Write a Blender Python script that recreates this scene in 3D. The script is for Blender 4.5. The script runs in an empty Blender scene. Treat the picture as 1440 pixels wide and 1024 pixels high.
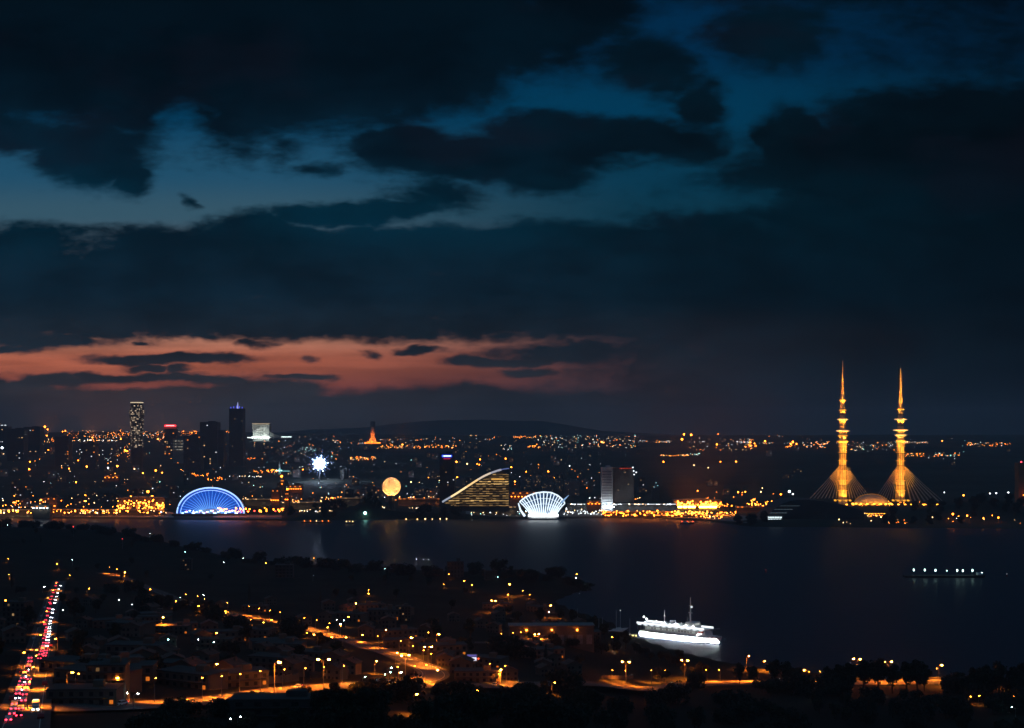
import bpy, math, random
import numpy as np
from mathutils import Vector

random.seed(7)
rng = np.random.default_rng(7)
scene = bpy.context.scene
COL = scene.collection

# ---------------------------------------------------------------- camera
F = 1978.0          # focal length in pixels of a 1440 px wide frame
H = 175.0           # eye height above the water
HOR = 612.0         # horizon row
cd = bpy.data.cameras.new("camera")
cd.sensor_width = 36.0
cd.lens = 36.0 * F / 1440.0
cd.shift_y = (HOR - 512.0) / 1440.0
cd.clip_start = 1.0
cd.clip_end = 60000.0
cam = bpy.data.objects.new("camera", cd)
cam.location = (0, 0, H)
cam.rotation_euler = (math.radians(90), 0, 0)
COL.objects.link(cam)
scene.camera = cam
scene.view_settings.view_transform = 'Standard'
scene.view_settings.look = 'None'
scene.view_settings.exposure = 0.0
scene.view_settings.gamma = 1.0
scene.cycles.use_light_tree = True
scene.cycles.volume_bounces = 0
scene.cycles.max_bounces = 5
scene.cycles.diffuse_bounces = 2
scene.cycles.sample_clamp_indirect = 40.0


def lin(r, g, b):
    f = lambda c: (c / 255 / 12.92) if c / 255 <= .04045 else ((c / 255 + .055) / 1.055) ** 2.4
    return (f(r), f(g), f(b), 1.0)


# ---------------------------------------------------------------- dusk sky (world)
world = bpy.data.worlds.new("World")
scene.world = world
world.use_nodes = True
world.cycles.sampling_method = 'MANUAL'
world.cycles.sample_map_resolution = 512
nt = world.node_tree
nt.nodes.clear()
N = nt.nodes.new
L = nt.links.new


def math_node(op, a, b=None, c=None, clamp=False):
    n = N('ShaderNodeMath'); n.operation = op; n.use_clamp = clamp
    for i, v in enumerate((a, b, c)):
        if v is None: continue
        if hasattr(v, 'links'): L(v, n.inputs[i])
        else: n.inputs[i].default_value = v
    return n.outputs[0]


def vmath(op, a, b=None):
    n = N('ShaderNodeVectorMath'); n.operation = op
    for i, v in enumerate((a, b)):
        if v is None: continue
        if hasattr(v, 'links'): L(v, n.inputs[i])
        else: n.inputs[i].default_value = v
    return n.outputs['Value'] if op == 'LENGTH' else n.outputs[0]


def smooth(v, lo, hi, a=0.0, b=1.0):
    n = N('ShaderNodeMapRange'); n.interpolation_type = 'SMOOTHSTEP'
    L(v, n.inputs['Value'])
    n.inputs['From Min'].default_value = lo; n.inputs['From Max'].default_value = hi
    n.inputs['To Min'].default_value = a; n.inputs['To Max'].default_value = b
    return n.outputs['Result']


tc = N('ShaderNodeTexCoord')
sx = N('ShaderNodeSeparateXYZ'); L(tc.outputs['Generated'], sx.inputs[0])
yy = math_node('MAXIMUM', sx.outputs[1], 0.2)
U = math_node('MULTIPLY_ADD', math_node('DIVIDE', sx.outputs[0], yy), F, 720.0)     # sky direction, in tangent units
V = math_node('MULTIPLY_ADD', math_node('DIVIDE', sx.outputs[2], yy), -F, HOR)
cmb = N('ShaderNodeCombineXYZ'); L(U, cmb.inputs[0]); L(V, cmb.inputs[1])
UV = cmb.outputs[0]


def noise(scale_x, scale_y, detail, rough=0.55, offset=0.0, out='Fac'):
    v = vmath('MULTIPLY', UV, (scale_x, scale_y, 0))
    v = vmath('ADD', v, (offset, offset * 1.7, 0))
    n = N('ShaderNodeTexNoise'); n.noise_dimensions = '2D'
    L(v, n.inputs['Vector'])
    n.inputs['Scale'].default_value = 1.0
    n.inputs['Detail'].default_value = detail
    n.inputs['Roughness'].default_value = rough
    return n.outputs[out]


# warp the cloud coordinates so that outlines are ragged
w1 = vmath('MULTIPLY', vmath('SUBTRACT', noise(1 / 95, 1 / 42, 4, .55, 3.1, 'Color'), (.5, .5, .5)), (64, 26, 0))
PT = vmath('ADD', UV, w1)
D = None


def blob(cx, cy, rx, ry, soft=.25, box=False, amt=1.0):
    v = vmath('MULTIPLY', vmath('SUBTRACT', PT, (cx, cy, 0)), (1 / rx, 1 / ry, 0))
    if box: v = vmath('MULTIPLY', v, v)
    return smooth(vmath('LENGTH', v), 1 + soft * 1.7, 1 - min(.95, soft * 1.7), 0.0, amt)


def cloud(*a, **k):
    global D
    b = blob(*a, **k)
    D = b if D is None else math_node('MAXIMUM', D, b)


def gap(cx, cy, rx, ry, soft=.4, amt=1.0):
    global D
    b = blob(cx, cy, rx, ry, soft, False, amt)
    D = math_node('MULTIPLY', D, math_node('SUBTRACT', 1.0, b))


cloud(120, -40, 640, 235, .2, True); cloud(430, 40, 440, 105, .25); cloud(640, 90, 90, 60, .4); cloud(800, 10, 110, 70, .4); cloud(760, -130, 400, 90, .5)
cloud(130, 215, 100, 50, .35); cloud(185, 250, 36, 26, .5); cloud(45, 185, 120, 30, .4); cloud(330, 185, 75, 42, .6, amt=.75); cloud(390, 200, 40, 40, .6, amt=.6)
gap(258, 178, 30, 30, .7, .6); gap(70, 165, 40, 14, .7, .35)
cloud(905, 88, 76, 40, .45); cloud(985, 150, 36, 40, .45); cloud(948, 118, 46, 30, .6, amt=.75); cloud(862, 50, 55, 42, .6, amt=.7); cloud(975, 185, 40, 25, .6, amt=.8); cloud(1085, 48, 90, 52, .5); cloud(1180, -10, 260, 30, .6, amt=.7); cloud(1400, 20, 200, 120, .9, amt=.55); cloud(1220, 60, 130, 50, .9, amt=.35)
cloud(780, 193, 105, 38, .25); cloud(580, 208, 95, 34, .3); cloud(690, 222, 190, 36, .3); cloud(890, 190, 90, 26, .3); cloud(765, 245, 75, 32, .4); cloud(960, 205, 70, 26, .4)
cloud(455, 240, 42, 12, .5, amt=.8); cloud(610, 275, 75, 26, .5, amt=.85); cloud(470, 303, 100, 18, .35); cloud(560, 292, 70, 14, .4)
cloud(267, 286, 12, 10, .58, amt=.7)
cloud(560, 398, 1000, 82, .22, True); cloud(350, 330, 80, 34, .35); cloud(45, 345, 66, 34, .3); cloud(800, 345, 170, 36, .35); cloud(1000, 330, 120, 36, .4)
gap(126, 338, 38, 18, .9, .3)
cloud(1110, 205, 56, 56, .25); cloud(1440, 300, 320, 185, .22, True); cloud(1210, 280, 200, 80, .4); cloud(1300, 250, 150, 95, .4); cloud(1150, 245, 150, 55, .5)
cloud(1380, 470, 520, 200, .45, True); cloud(960, 470, 190, 90, .6, amt=.85); cloud(1020, 540, 230, 60, .58, amt=.85)
gap(1020, 282, 90, 12, .8, .5); gap(1375, 305, 70, 14, .9, .22)
cloud(60, 478, 100, 14, .35); cloud(10, 491, 40, 6, .5); cloud(235, 507, 115, 8, .35); cloud(365, 482, 28, 9, .5, amt=.85); cloud(290, 470, 40, 10, .5); cloud(425, 505, 15, 4, .55, amt=.75); cloud(512, 497, 16, 5, .55, amt=.75)
cloud(590, 490, 35, 5, .5); cloud(672, 506, 46, 11, .35); cloud(720, 508, 60, 9, .5); cloud(742, 524, 38, 8, .45); cloud(815, 495, 120, 18, .6); cloud(205, 518, 32, 5, .5); cloud(243, 520, 18, 6, .5); cloud(420, 531, 58, 4.5, .5)
cloud(190, 480, 14, 4, .5)
cloud(110, 565, 270, 42, .15, True); cloud(360, 565, 120, 36, .3); cloud(640, 572, 230, 30, .25); cloud(400, 606, 1500, 52, .18, True, amt=.97)
gap(195, 542, 95, 6, .6, .85); gap(16, 527, 16, 5, .7, .8)

edge = noise(1 / 60, 1 / 30, 8, .62, 11.0)
E = math_node('ADD', math_node('MULTIPLY', D, 1.3), math_node('MULTIPLY_ADD', edge, 1.0, -0.5))
E = math_node('ADD', E, math_node('MULTIPLY_ADD', noise(1 / 26, 1 / 9, 6, .65, 47.0), .62, -.31))
cover = smooth(E, 0.12, 1.12)
up_all = smooth(V, -500, -150, 1.0, 0.0)            # brighter clear sky overhead and behind, raised to light the haze and ground



def ramp(fac, lo, hi, stops):
    m = N('ShaderNodeMapRange'); L(fac, m.inputs['Value'])
    m.inputs['From Min'].default_value = lo; m.inputs['From Max'].default_value = hi
    r = N('ShaderNodeValToRGB'); L(m.outputs['Result'], r.inputs['Fac'])
    r.color_ramp.interpolation = 'EASE'
    e = r.color_ramp.elements
    while len(e) < len(stops): e.new(0.5)
    for i, (p, c) in enumerate(stops):
        e[i].position = (p - lo) / (hi - lo); e[i].color = lin(*c)
    return r.outputs['Color']


def mix(fac, a, b, kind='MIX'):
    n = N('ShaderNodeMix'); n.data_type = 'RGBA'; n.blend_type = kind
    for s, v in ((n.inputs[0], fac), (n.inputs[6], a), (n.inputs[7], b)):
        if hasattr(v, 'links'): L(v, s)
        else: s.default_value = v
    return n.outputs[2]


clear_l = ramp(V, -100, 640, [(-100, (0, 30, 62)), (60, (0, 54, 90)), (150, (0, 62, 96)), (240, (32, 80, 108)), (300, (54, 88, 106)),
                              (400, (120, 108, 110)), (470, (190, 128, 104)), (510, (184, 100, 74)), (550, (134, 68, 60)), (600, (70, 56, 60))])
clear_r = ramp(V, -100, 640, [(-100, (0, 24, 52)), (60, (0, 44, 76)), (150, (0, 56, 86)), (240, (5, 56, 80)), (300, (8, 54, 74)),
                              (400, (34, 48, 62)), (500, (70, 48, 54)), (600, (40, 40, 48))])
cl = mix(smooth(U, 330, 960), clear_l, clear_r)
streak = noise(1 / 240, 1 / 17, 4, .5, 31.0)
cl = mix(smooth(V, 400, 480), cl, mix(1.0, cl, smooth(streak, .25, .75, .74, 1.14), 'MULTIPLY'))
dim_r = smooth(U, 900, 1500, 1.0, 0.5)
cl = mix(1.0, cl, dim_r, 'MULTIPLY')
cloud_l = ramp(V, -100, 640, [(-100, (1, 8, 14)), (60, (1, 14, 24)), (200, (3, 25, 39)), (300, (0, 34, 50)), (400, (8, 30, 44)), (480, (22, 34, 44)),
                              (530, (42, 44, 50)), (580, (42, 44, 50)), (620, (44, 42, 46))])
cloud_r = ramp(V, -100, 640, [(-100, (1, 10, 18)), (60, (1, 20, 32)), (200, (1, 16, 25)), (300, (0, 24, 36)), (400, (1, 22, 34)), (500, (6, 24, 35)),
                              (580, (12, 26, 38)), (620, (12, 25, 36))])
cc = mix(smooth(U, 500, 1150), cloud_l, cloud_r)
cc = mix(1.0, cc, smooth(U, 1050, 1500, 1.0, 0.45), 'MULTIPLY')
tint = noise(1 / 260, 1 / 110, 5, .6, 5.5)
cc = mix(1.0, cc, smooth(tint, .25, .75, .62, 1.35), 'MULTIPLY')
red = math_node('MULTIPLY', smooth(noise(1 / 300, 1 / 120, 3, .5, 21.0), .52, .68), smooth(V, 420, 200, 0, .4))
cc = mix(red, cc, lin(14, 15, 26))
sky = mix(cover, cl, cc)
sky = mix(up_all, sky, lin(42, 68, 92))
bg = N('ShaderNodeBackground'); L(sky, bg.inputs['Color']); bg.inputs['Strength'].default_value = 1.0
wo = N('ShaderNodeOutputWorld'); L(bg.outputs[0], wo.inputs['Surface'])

# ---------------------------------------------------------------- materials
MATS = {}


def mat(name, color, rough=.7, var=.35, scale=1.0, metallic=0.0, spec=.3):
    if name in MATS: return MATS[name]
    m = bpy.data.materials.new(name); m.use_nodes = True
    t = m.node_tree; b = t.nodes['Principled BSDF']
    g = t.nodes.new('ShaderNodeTexCoord'); n = t.nodes.new('ShaderNodeTexNoise')
    t.links.new(g.outputs['Object'], n.inputs['Vector'])
    n.inputs['Scale'].default_value = scale; n.inputs['Detail'].default_value = 5
    r = t.nodes.new('ShaderNodeValToRGB'); t.links.new(n.outputs['Fac'], r.inputs['Fac'])
    r.color_ramp.elements[0].position = .3; r.color_ramp.elements[1].position = .7
    r.color_ramp.elements[0].color = tuple(c * (1 - var) for c in color) + (1,)
    r.color_ramp.elements[1].color = tuple(min(1, c * (1 + var * .6)) for c in color) + (1,)
    t.links.new(r.outputs['Color'], b.inputs['Base Color'])
    b.inputs['Roughness'].default_value = rough; b.inputs['Metallic'].default_value = metallic
    b.inputs['Specular IOR Level'].default_value = spec
    MATS[name] = m
    return m


def glow(name, color, strength, sample=True):
    if name in MATS: return MATS[name]
    m = bpy.data.materials.new(name); m.use_nodes = True
    t = m.node_tree; t.nodes.clear()
    e = t.nodes.new('ShaderNodeEmission'); o = t.nodes.new('ShaderNodeOutputMaterial')
    e.inputs['Color'].default_value = tuple(color) + (1,); e.inputs['Strength'].default_value = strength
    t.links.new(e.outputs[0], o.inputs['Surface'])
    if not sample: m.cycles.emission_sampling = 'NONE'
    MATS[name] = m
    return m


def room_glow(name, color, strength, cell, lit=.5, dark=.012):
    """rows of rooms behind glass: each cell of the facade is lit or dark"""
    if name in MATS: return MATS[name]
    m = bpy.data.materials.new(name); m.use_nodes = True
    t = m.node_tree; b = t.nodes['Principled BSDF']
    b.inputs['Base Color'].default_value = (.02, .025, .03, 1); b.inputs['Roughness'].default_value = .2
    g = t.nodes.new('ShaderNodeTexCoord')
    d = t.nodes.new('ShaderNodeVectorMath'); d.operation = 'DIVIDE'; d.inputs[1].default_value = cell
    t.links.new(g.outputs['Object'], d.inputs[0])
    f = t.nodes.new('ShaderNodeVectorMath'); f.operation = 'FLOOR'; t.links.new(d.outputs[0], f.inputs[0])
    w = t.nodes.new('ShaderNodeTexWhiteNoise'); t.links.new(f.outputs[0], w.inputs['Vector'])
    r = t.nodes.new('ShaderNodeMapRange'); t.links.new(w.outputs['Value'], r.inputs['Value'])
    r.inputs['From Min'].default_value = 1 - lit; r.inputs['From Max'].default_value = 1.0
    r.inputs['To Min'].default_value = dark; r.inputs['To Max'].default_value = strength
    b.inputs['Emission Color'].default_value = tuple(color) + (1,)
    t.links.new(r.outputs['Result'], b.inputs['Emission Strength'])
    MATS[name] = m
    return m


ORANGE = (1.0, .19, .012); AMBER = (1.0, .25, .025); WARM = (1.0, .60, .26); WHITE = (.85, .93, 1.0); TEAL = (.35, .95, .9); GOLD = (1.0, .40, .03)
M_DARK = mat('dark_render', (.10, .10, .10), .8, .4, .05)
M_CONC = mat('weathered_concrete', (.075, .07, .065), .85, .4, .08)
M_CREAM = mat('cream_render', (.115, .10, .08), .8, .3, .12)
M_TILE = mat('clay_roof_tile', (.13, .07, .05), .8, .4, .6)
M_METAL = mat('galvanised_metal', (.25, .25, .25), .5, .3, .6, .6)
M_GLASS = mat('dark_glass', (.02, .025, .03), .15, .2, .5, 0, .6)
M_WHITE = mat('white_paint', (.78, .78, .76), .5, .12, .4)
M_STONE = mat('pale_stone', (.62, .57, .48), .75, .3, .12)
M_BARK = mat('bark', (.06, .045, .03), .9, .5, 2.0)
M_LEAF = mat('foliage', (.03, .04, .02), .8, .6, .35)
M_LEAF2 = mat('dark_foliage', (.024, .033, .02), .8, .6, .4)
M_TYRE = mat('rubber', (.015, .015, .015), .8, .3, 3)


# ---------------------------------------------------------------- mesh builder and tagging
class MB:
    def __init__(s): s.v = []; s.f = []

    def add(s, vs, fs):
        o = len(s.v); s.v += [tuple(p) for p in vs]; s.f += [tuple(i + o for i in f) for f in fs]; return s

    def box(s, c, d, rz=0.0, taper=1.0):
        ca, sa = math.cos(rz), math.sin(rz); vs = []
        for z in (-1, 1):
            k = taper if z > 0 else 1.0
            for x, y in ((-1, -1), (1, -1), (1, 1), (-1, 1)):
                px, py = x * d[0] / 2 * k, y * d[1] / 2 * k
                vs.append((c[0] + px * ca - py * sa, c[1] + px * sa + py * ca, c[2] + z * d[2] / 2))
        return s.add(vs, [(3, 2, 1, 0), (4, 5, 6, 7), (0, 1, 5, 4), (1, 2, 6, 5), (2, 3, 7, 6), (3, 0, 4, 7)])

    def tube(s, pts, rad, n=6, closed=False):
        pts = [Vector(p) for p in pts]; k = len(pts)
        if not hasattr(rad, '__len__'): rad = [rad] * k
        vs = []; fs = []
        for i, p in enumerate(pts):
            a = pts[(i - 1) % k] if (closed or i > 0) else p
            b = pts[(i + 1) % k] if (closed or i < k - 1) else p
            t = (b - a).normalized()
            u = t.cross(Vector((0, 0, 1)) if abs(t.z) < .95 else Vector((1, 0, 0))).normalized(); w = t.cross(u)
            for j in range(n):
                q = 2 * math.pi * j / n
                vs.append(p + (u * math.cos(q) + w * math.sin(q)) * rad[i])
        m = k if closed else k - 1
        for i in range(m):
            for j in range(n):
                a = i * n + j; b = i * n + (j + 1) % n; c = ((i + 1) % k) * n + (j + 1) % n; d = ((i + 1) % k) * n + j
                fs.append((a, d, c, b))
        if not closed: fs.append(tuple(range(n))); fs.append(tuple(reversed(range((k - 1) * n, k * n))))
        return s.add(vs, fs)

    def lathe(s, prof, c=(0, 0, 0), n=16, sxy=(1, 1), a0=0.0):
        vs = []; fs = []
        for r, z in prof:
            for j in range(n):
                q = a0 + 2 * math.pi * j / n
                vs.append((c[0] + r * math.cos(q) * sxy[0], c[1] + r * math.sin(q) * sxy[1], c[2] + z))
        for i in range(len(prof) - 1):
            for j in range(n):
                fs.append((i * n + j, i * n + (j + 1) % n, (i + 1) * n + (j + 1) % n, (i + 1) * n + j))
        fs.append(tuple(reversed(range(n)))); fs.append(tuple(range((len(prof) - 1) * n, len(prof) * n)))
        return s.add(vs, fs)

    def ball(s, c, r, n=8, m=5, sz=1.0):
        prof = [(max(.02, math.sin(math.pi * i / m)) * r, -math.cos(math.pi * i / m) * r * sz) for i in range(m + 1)]
        return s.lathe(prof, c, n)

    def prism(s, poly, y0, y1):
        """outline in x,z pushed from y0 to y1"""
        k = len(poly); vs = [(x, y0, z) for x, z in poly] + [(x, y1, z) for x, z in poly]
        fs = [tuple(range(k)), tuple(reversed(range(k, 2 * k)))]
        for i in range(k):
            j = (i + 1) % k; fs.append((i, i + k, j + k, j))
        return s.add(vs, fs)

    def build(s, name, m, parent=None, smooth=False):
        me = bpy.data.meshes.new(name); me.from_pydata(s.v, [], s.f); me.update()
        me.materials.append(m)
        if smooth: me.polygons.foreach_set('use_smooth', [True] * len(me.polygons))
        o = bpy.data.objects.new(name, me); COL.objects.link(o)
        if parent: o.parent = parent
        return o


def thing(name, label, cat, loc=(0, 0, 0), rz=0.0, group=None):
    o = bpy.data.objects.new(name, None); COL.objects.link(o)
    o.empty_display_size = .5; o.location = loc; o.rotation_euler = (0, 0, rz)
    o['label'] = label; o['category'] = cat
    if group: o['group'] = group
    return o


def tag(o, label, cat, group=None):
    o['label'] = label; o['category'] = cat
    if group: o['group'] = group
    return o


def dup(root, loc, rz=0.0, sc=1.0, label=None, group=None):
    def cp(o, parent):
        c = o.copy(); COL.objects.link(c)
        if parent: c.parent = parent
        for ch in KIDS[o.name]: cp(ch, c)
        return c
    def reg(o):
        KIDS.setdefault(o.name, list(o.children))
        for ch in o.children: reg(ch)
    if root.name not in KIDS: reg(root)
    r = cp(root, None); r.location = loc; r.rotation_euler = (0, 0, rz)
    r.scale = (sc, sc, sc) if not hasattr(sc, '__len__') else sc
    if label: r['label'] = label
    if group: r['group'] = group
    return r


KIDS = {}


class Stock:
    """hands out the prototype itself the first time, copies of it after that"""
    def __init__(s, root): s.root = root; s.used = False; KIDS.pop(root.name, None)

    def put(s, loc, rz=0.0, sc=1.0, label=None, group=None):
        if s.used: return dup(s.root, loc, rz, sc, label, group)
        s.used = True
        r = s.root; r.location = loc; r.rotation_euler = (0, 0, rz)
        r.scale = (sc, sc, sc) if not hasattr(sc, '__len__') else sc
        if label: r['label'] = label
        if group: r['group'] = group
        return r


def spot(parent, loc, aim, energy, color, angle=1.2, size=.4, blend=.7, name='floodlight_beam'):
    ld = bpy.data.lights.new(name, 'SPOT'); ld.energy = energy; ld.color = color; ld.spot_size = angle; ld.spot_blend = blend; ld.shadow_soft_size = size
    o = bpy.data.objects.new(name, ld); COL.objects.link(o); o.parent = parent; o.location = loc
    o.rotation_euler = (Vector(aim) - Vector(loc)).to_track_quat('-Z', 'Y').to_euler()
    return o


def struct(name, mb, m, smooth=False):
    o = mb.build(name, m, None, smooth); o['kind'] = 'structure'; return o


# ---------------------------------------------------------------- terrain heights
def sea(px, py): Y = H * F / (py - HOR); return ((px - 720) / F * Y, Y)


coast_px = [(-500, 750), (-200, 751), (0, 752), (150, 758), (250, 768), (330, 785), (470, 797), (600, 803), (700, 806), (780, 811), (838, 822), (805, 834), (778, 846),
            (800, 858), (850, 872), (882, 893), (940, 914), (1010, 930), (1100, 945), (1250, 955), (1440, 958), (1900, 960)]
poly = [sea(*p) for p in coast_px] + [(1600, 60), (-2500, 60)]
poly = np.array(poly)
GX0, GY0, GS = -1500.0, 60.0, 10.0
gx = np.arange(GX0, 1300, GS); gy = np.arange(GY0, 2760, GS)
XX, YY = np.meshgrid(gx, gy)


def sdf(X, Y):
    d = np.full(X.shape, 1e9); ins = np.zeros(X.shape, bool); k = len(poly)
    for i in range(k):
        a = poly[i]; b = poly[(i + 1) % k]; e = b - a
        t = np.clip(((X - a[0]) * e[0] + (Y - a[1]) * e[1]) / (e @ e), 0, 1)
        d = np.minimum(d, np.hypot(X - a[0] - t * e[0], Y - a[1] - t * e[1]))
        c = ((a[1] > Y) != (b[1] > Y))
        with np.errstate(divide='ignore', invalid='ignore'):
            xi = (b[0] - a[0]) * (Y - a[1]) / (b[1] - a[1] + 1e-12) + a[0]
        ins ^= c & (X < xi)
    return np.where(ins, d, -d)


def fbm(X, Y, s, seed=0):
    r = 0
    for i, (a, b, p) in enumerate(((1, .6, .3), (-.7, 1.1, 2.0), (.4, -1.6, 4.1), (1.9, .8, 1.2), (-1.3, -2.1, 5.2))):
        r = r + np.sin((a * X + b * Y) / s * (1 + .35 * i) + p + seed) / (1 + .5 * i)
    return r / 2.6


SD = sdf(XX, YY)
PX = 720 + F * XX / np.maximum(YY, 150)
Yc = np.interp(PX, [-400, 0, 300, 640, 800, 900, 1010, 1440], [2480, 2480, 2060, 1800, 1500, 1150, 1090, 1010])
pw = np.interp(PX, [0, 700, 1440], [2.2, 2.1, 1.7])
tt = np.clip((YY - 200) / (Yc - 200), 0, 1)
NZ = 115 * (1 - tt) ** pw
NZ = NZ + 26 * np.exp(-((XX + 900) / 420) ** 2 - ((YY - 2230) / 230) ** 2) + 12 * np.exp(-((XX - 5) / 60) ** 2 - ((YY - 1690) / 70) ** 2)
NZ = NZ + fbm(XX, YY, 90) * 1.5 * np.clip(YY / 900, .3, 1)
sm = np.clip(SD / 45, 0, 1); sm = sm * sm * (3 - 2 * sm)
NZ = np.where(SD > 0, 1.2 + np.maximum(NZ, .5) * sm, np.maximum(-6, SD * .15))


def near_z(X, Y):
    i = np.clip((np.asarray(X, float) - GX0) / GS, 0, len(gx) - 1.001); j = np.clip((np.asarray(Y, float) - GY0) / GS, 0, len(gy) - 1.001)
    a = i.astype(int); b = j.astype(int); u = i - a; v = j - b
    z = NZ[b, a] * (1 - u) * (1 - v) + NZ[b, a + 1] * u * (1 - v) + NZ[b + 1, a] * (1 - u) * v + NZ[b + 1, a + 1] * u * v
    return np.where(np.asarray(Y) > 2740, -6.0, z)


FPX = [-400, 0, 240, 400, 520, 700, 900, 1000, 1060, 1440, 1900]
FPY = [728, 729, 731, 733, 731, 730, 729, 734, 741, 744, 744]


def far_z(X, Y):
    X = np.asarray(X, float); Y = np.asarray(Y, float)
    px = 720 + F * X / np.maximum(Y, 500)
    ys = H * F / (np.interp(px, FPX, FPY) - HOR)
    d = Y - ys
    z = np.interp(d, [-60, 0, 15, 120, 400, 1100, 2100, 3100, 4100, 5100, 6100, 7200, 20000], [-6, -1, 2.5, 4, 8, 25, 55, 90, 124, 150, 166, 172, 173])
    g = np.clip((d - 500) / 2500, 0, 1)
    z = z + fbm(X, Y, 700, 1.0) * 7 * g + fbm(X, Y, 220, 2.0) * 2.5 * g
    z = z + 32 * np.exp(-((X + 2500) / 1500) ** 2 - ((Y - 9000) / 1300) ** 2) * g
    k = np.clip(d / 40, 0, 1)
    def bump(px0, Y0, w, dy, a): return a * np.exp(-((X - (px0 - 720) / F * Y0) / w) ** 4 - ((Y - Y0) / dy) ** 2) * k
    z = z + bump(1345, 2810, 130, 60, 24) + bump(1440, 2840, 160, 60, 22) + bump(1140, 2760, 150, 55, 6)
    z = z + bump(475, 2935, 90, 40, 20) + bump(590, 2935, 130, 40, 15) + bump(517, 2945, 22, 26, 16)
    return z


def ground_z(X, Y): return np.maximum(near_z(X, Y), far_z(X, Y))


RY = np.concatenate([np.arange(250, 2760, 2.0), np.arange(2760, 14000, 6.0)])


def P(px, py, sink=0.0):
    """where the sight line of a pixel of the photograph meets the land or the water"""
    X = (px - 720) / F * RY
    zr = H - (py - HOR) / F * RY
    zg = np.maximum(ground_z(X, RY), 0.0)
    w = np.nonzero(zr <= zg)[0]
    i = w[0] if len(w) else len(RY) - 1
    return (float(X[i]), float(RY[i]), float(zg[i]) - sink)


def at(px, Y, lift=0.0):
    X = (px - 720) / F * Y
    return (X, Y, max(0.0, float(ground_z(X, Y))) + lift)


def hz(py, Y): return H - (py - HOR) / F * Y


# ---------------------------------------------------------------- the setting
def grid_mesh(name, xs, ys, zf, m):
    X, Y = np.meshgrid(xs, ys); Z = zf(X, Y)
    b = MB(); b.v = [tuple(map(float, p)) for p in zip(X.ravel(), Y.ravel(), Z.ravel())]
    w = len(xs)
    for j in range(len(ys) - 1):
        for i in range(w - 1): b.f.append((j * w + i, j * w + i + 1, (j + 1) * w + i + 1, (j + 1) * w + i))
    return struct(name, b, m, True)


def ground_mat(name, a, b, scale):
    m = mat(name, a, .95, .6, scale, 0, .1); return m


grid_mesh('ground', gx, gy, lambda X, Y: near_z(X, Y), ground_mat('scrub_soil', (.016, .018, .012), None, .02))
grid_mesh('far_shore_ground', np.concatenate([np.arange(-6500, -900, 110), np.arange(-900, 1200, 18), np.arange(1200, 6500, 110)]),
          np.concatenate([np.arange(2560, 3150, 14), np.arange(3150, 14000, 90)]), far_z, ground_mat('far_scrub', (.05, .052, .042), None, .004))
hx = np.arange(-6000, 6001, 80); hy = np.arange(10200, 13400, 100)


def hill_z(X, Y):
    c = np.exp(-((Y - 12000) / 700) ** 2)
    px = 720 + F * X / 12000.0
    top = np.interp(px, [100, 250, 380, 430, 520, 560, 620, 680, 760, 800, 850, 950, 1100], [611, 609, 608, 604, 601, 596, 591, 590, 592, 598, 607, 611, 613])
    return 120 + ((HOR - top) / F * 12000 + 55 + fbm(X, Y, 300) * 6) * c


grid_mesh('hills', hx, hy, hill_z, ground_mat('hill_scrub', (.05, .055, .05), None, .003))

wm = bpy.data.materials.new('sea_water'); wm.use_nodes = True
t = wm.node_tree; b = t.nodes['Principled BSDF']
b.inputs['Base Color'].default_value = (.003, .016, .034, 1); b.inputs['Roughness'].default_value = .46; b.inputs['Specular IOR Level'].default_value = .3; b.inputs['IOR'].default_value = 1.33
g = t.nodes.new('ShaderNodeTexCoord')
mp = t.nodes.new('ShaderNodeMapping'); mp.inputs['Scale'].default_value = (.05, .09, .05); t.links.new(g.outputs['Object'], mp.inputs['Vector'])
n = t.nodes.new('ShaderNodeTexNoise'); n.inputs['Scale'].default_value = 1.0; n.inputs['Detail'].default_value = 6; t.links.new(mp.outputs[0], n.inputs['Vector'])
bp = t.nodes.new('ShaderNodeBump'); bp.inputs['Strength'].default_value = .35; bp.inputs['Distance'].default_value = 1.0
t.links.new(n.outputs['Fac'], bp.inputs['Height']); t.links.new(bp.outputs[0], b.inputs['Normal'])
wb = MB(); wb.add([(-9000, -500, 0), (9000, -500, 0), (9000, 5000, 0), (-9000, 5000, 0)], [(0, 1, 2, 3)])
struct('water', wb, wm)

hm = bpy.data.materials.new('air_haze'); hm.use_nodes = True
t = hm.node_tree; t.nodes.clear()
pv = t.nodes.new('ShaderNodeVolumePrincipled'); o = t.nodes.new('ShaderNodeOutputMaterial')
pv.inputs['Color'].default_value = (.78, .87, .98, 1); pv.inputs['Density'].default_value = 6e-5; pv.inputs['Anisotropy'].default_value = .2
t.links.new(pv.outputs[0], o.inputs['Volume'])
hb = MB().box((0, 6750, 215), (19000, 14500, 450)).build('haze', hm); hb['kind'] = 'stuff'; hb['label'] = 'thin blue dusk haze over the bay'; hb['category'] = 'haze'

#@@ROADS
ROADS = []          # polylines in metres with their half width, for keeping other things off them


def resample(pts, step):
    out = [pts[0]]
    for a, b in zip(pts, pts[1:]):
        d = math.hypot(b[0] - a[0], b[1] - a[1]); k = max(1, int(d / step))
        for i in range(1, k + 1): out.append((a[0] + (b[0] - a[0]) * i / k, a[1] + (b[1] - a[1]) * i / k))
    return out


def chaikin(p, k=3):
    for _ in range(k):
        q = [p[0]]
        for a, b in zip(p, p[1:]):
            q += [(a[0] * .75 + b[0] * .25, a[1] * .75 + b[1] * .25), (a[0] * .25 + b[0] * .75, a[1] * .25 + b[1] * .75)]
        p = q + [p[-1]]
    return p


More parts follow.
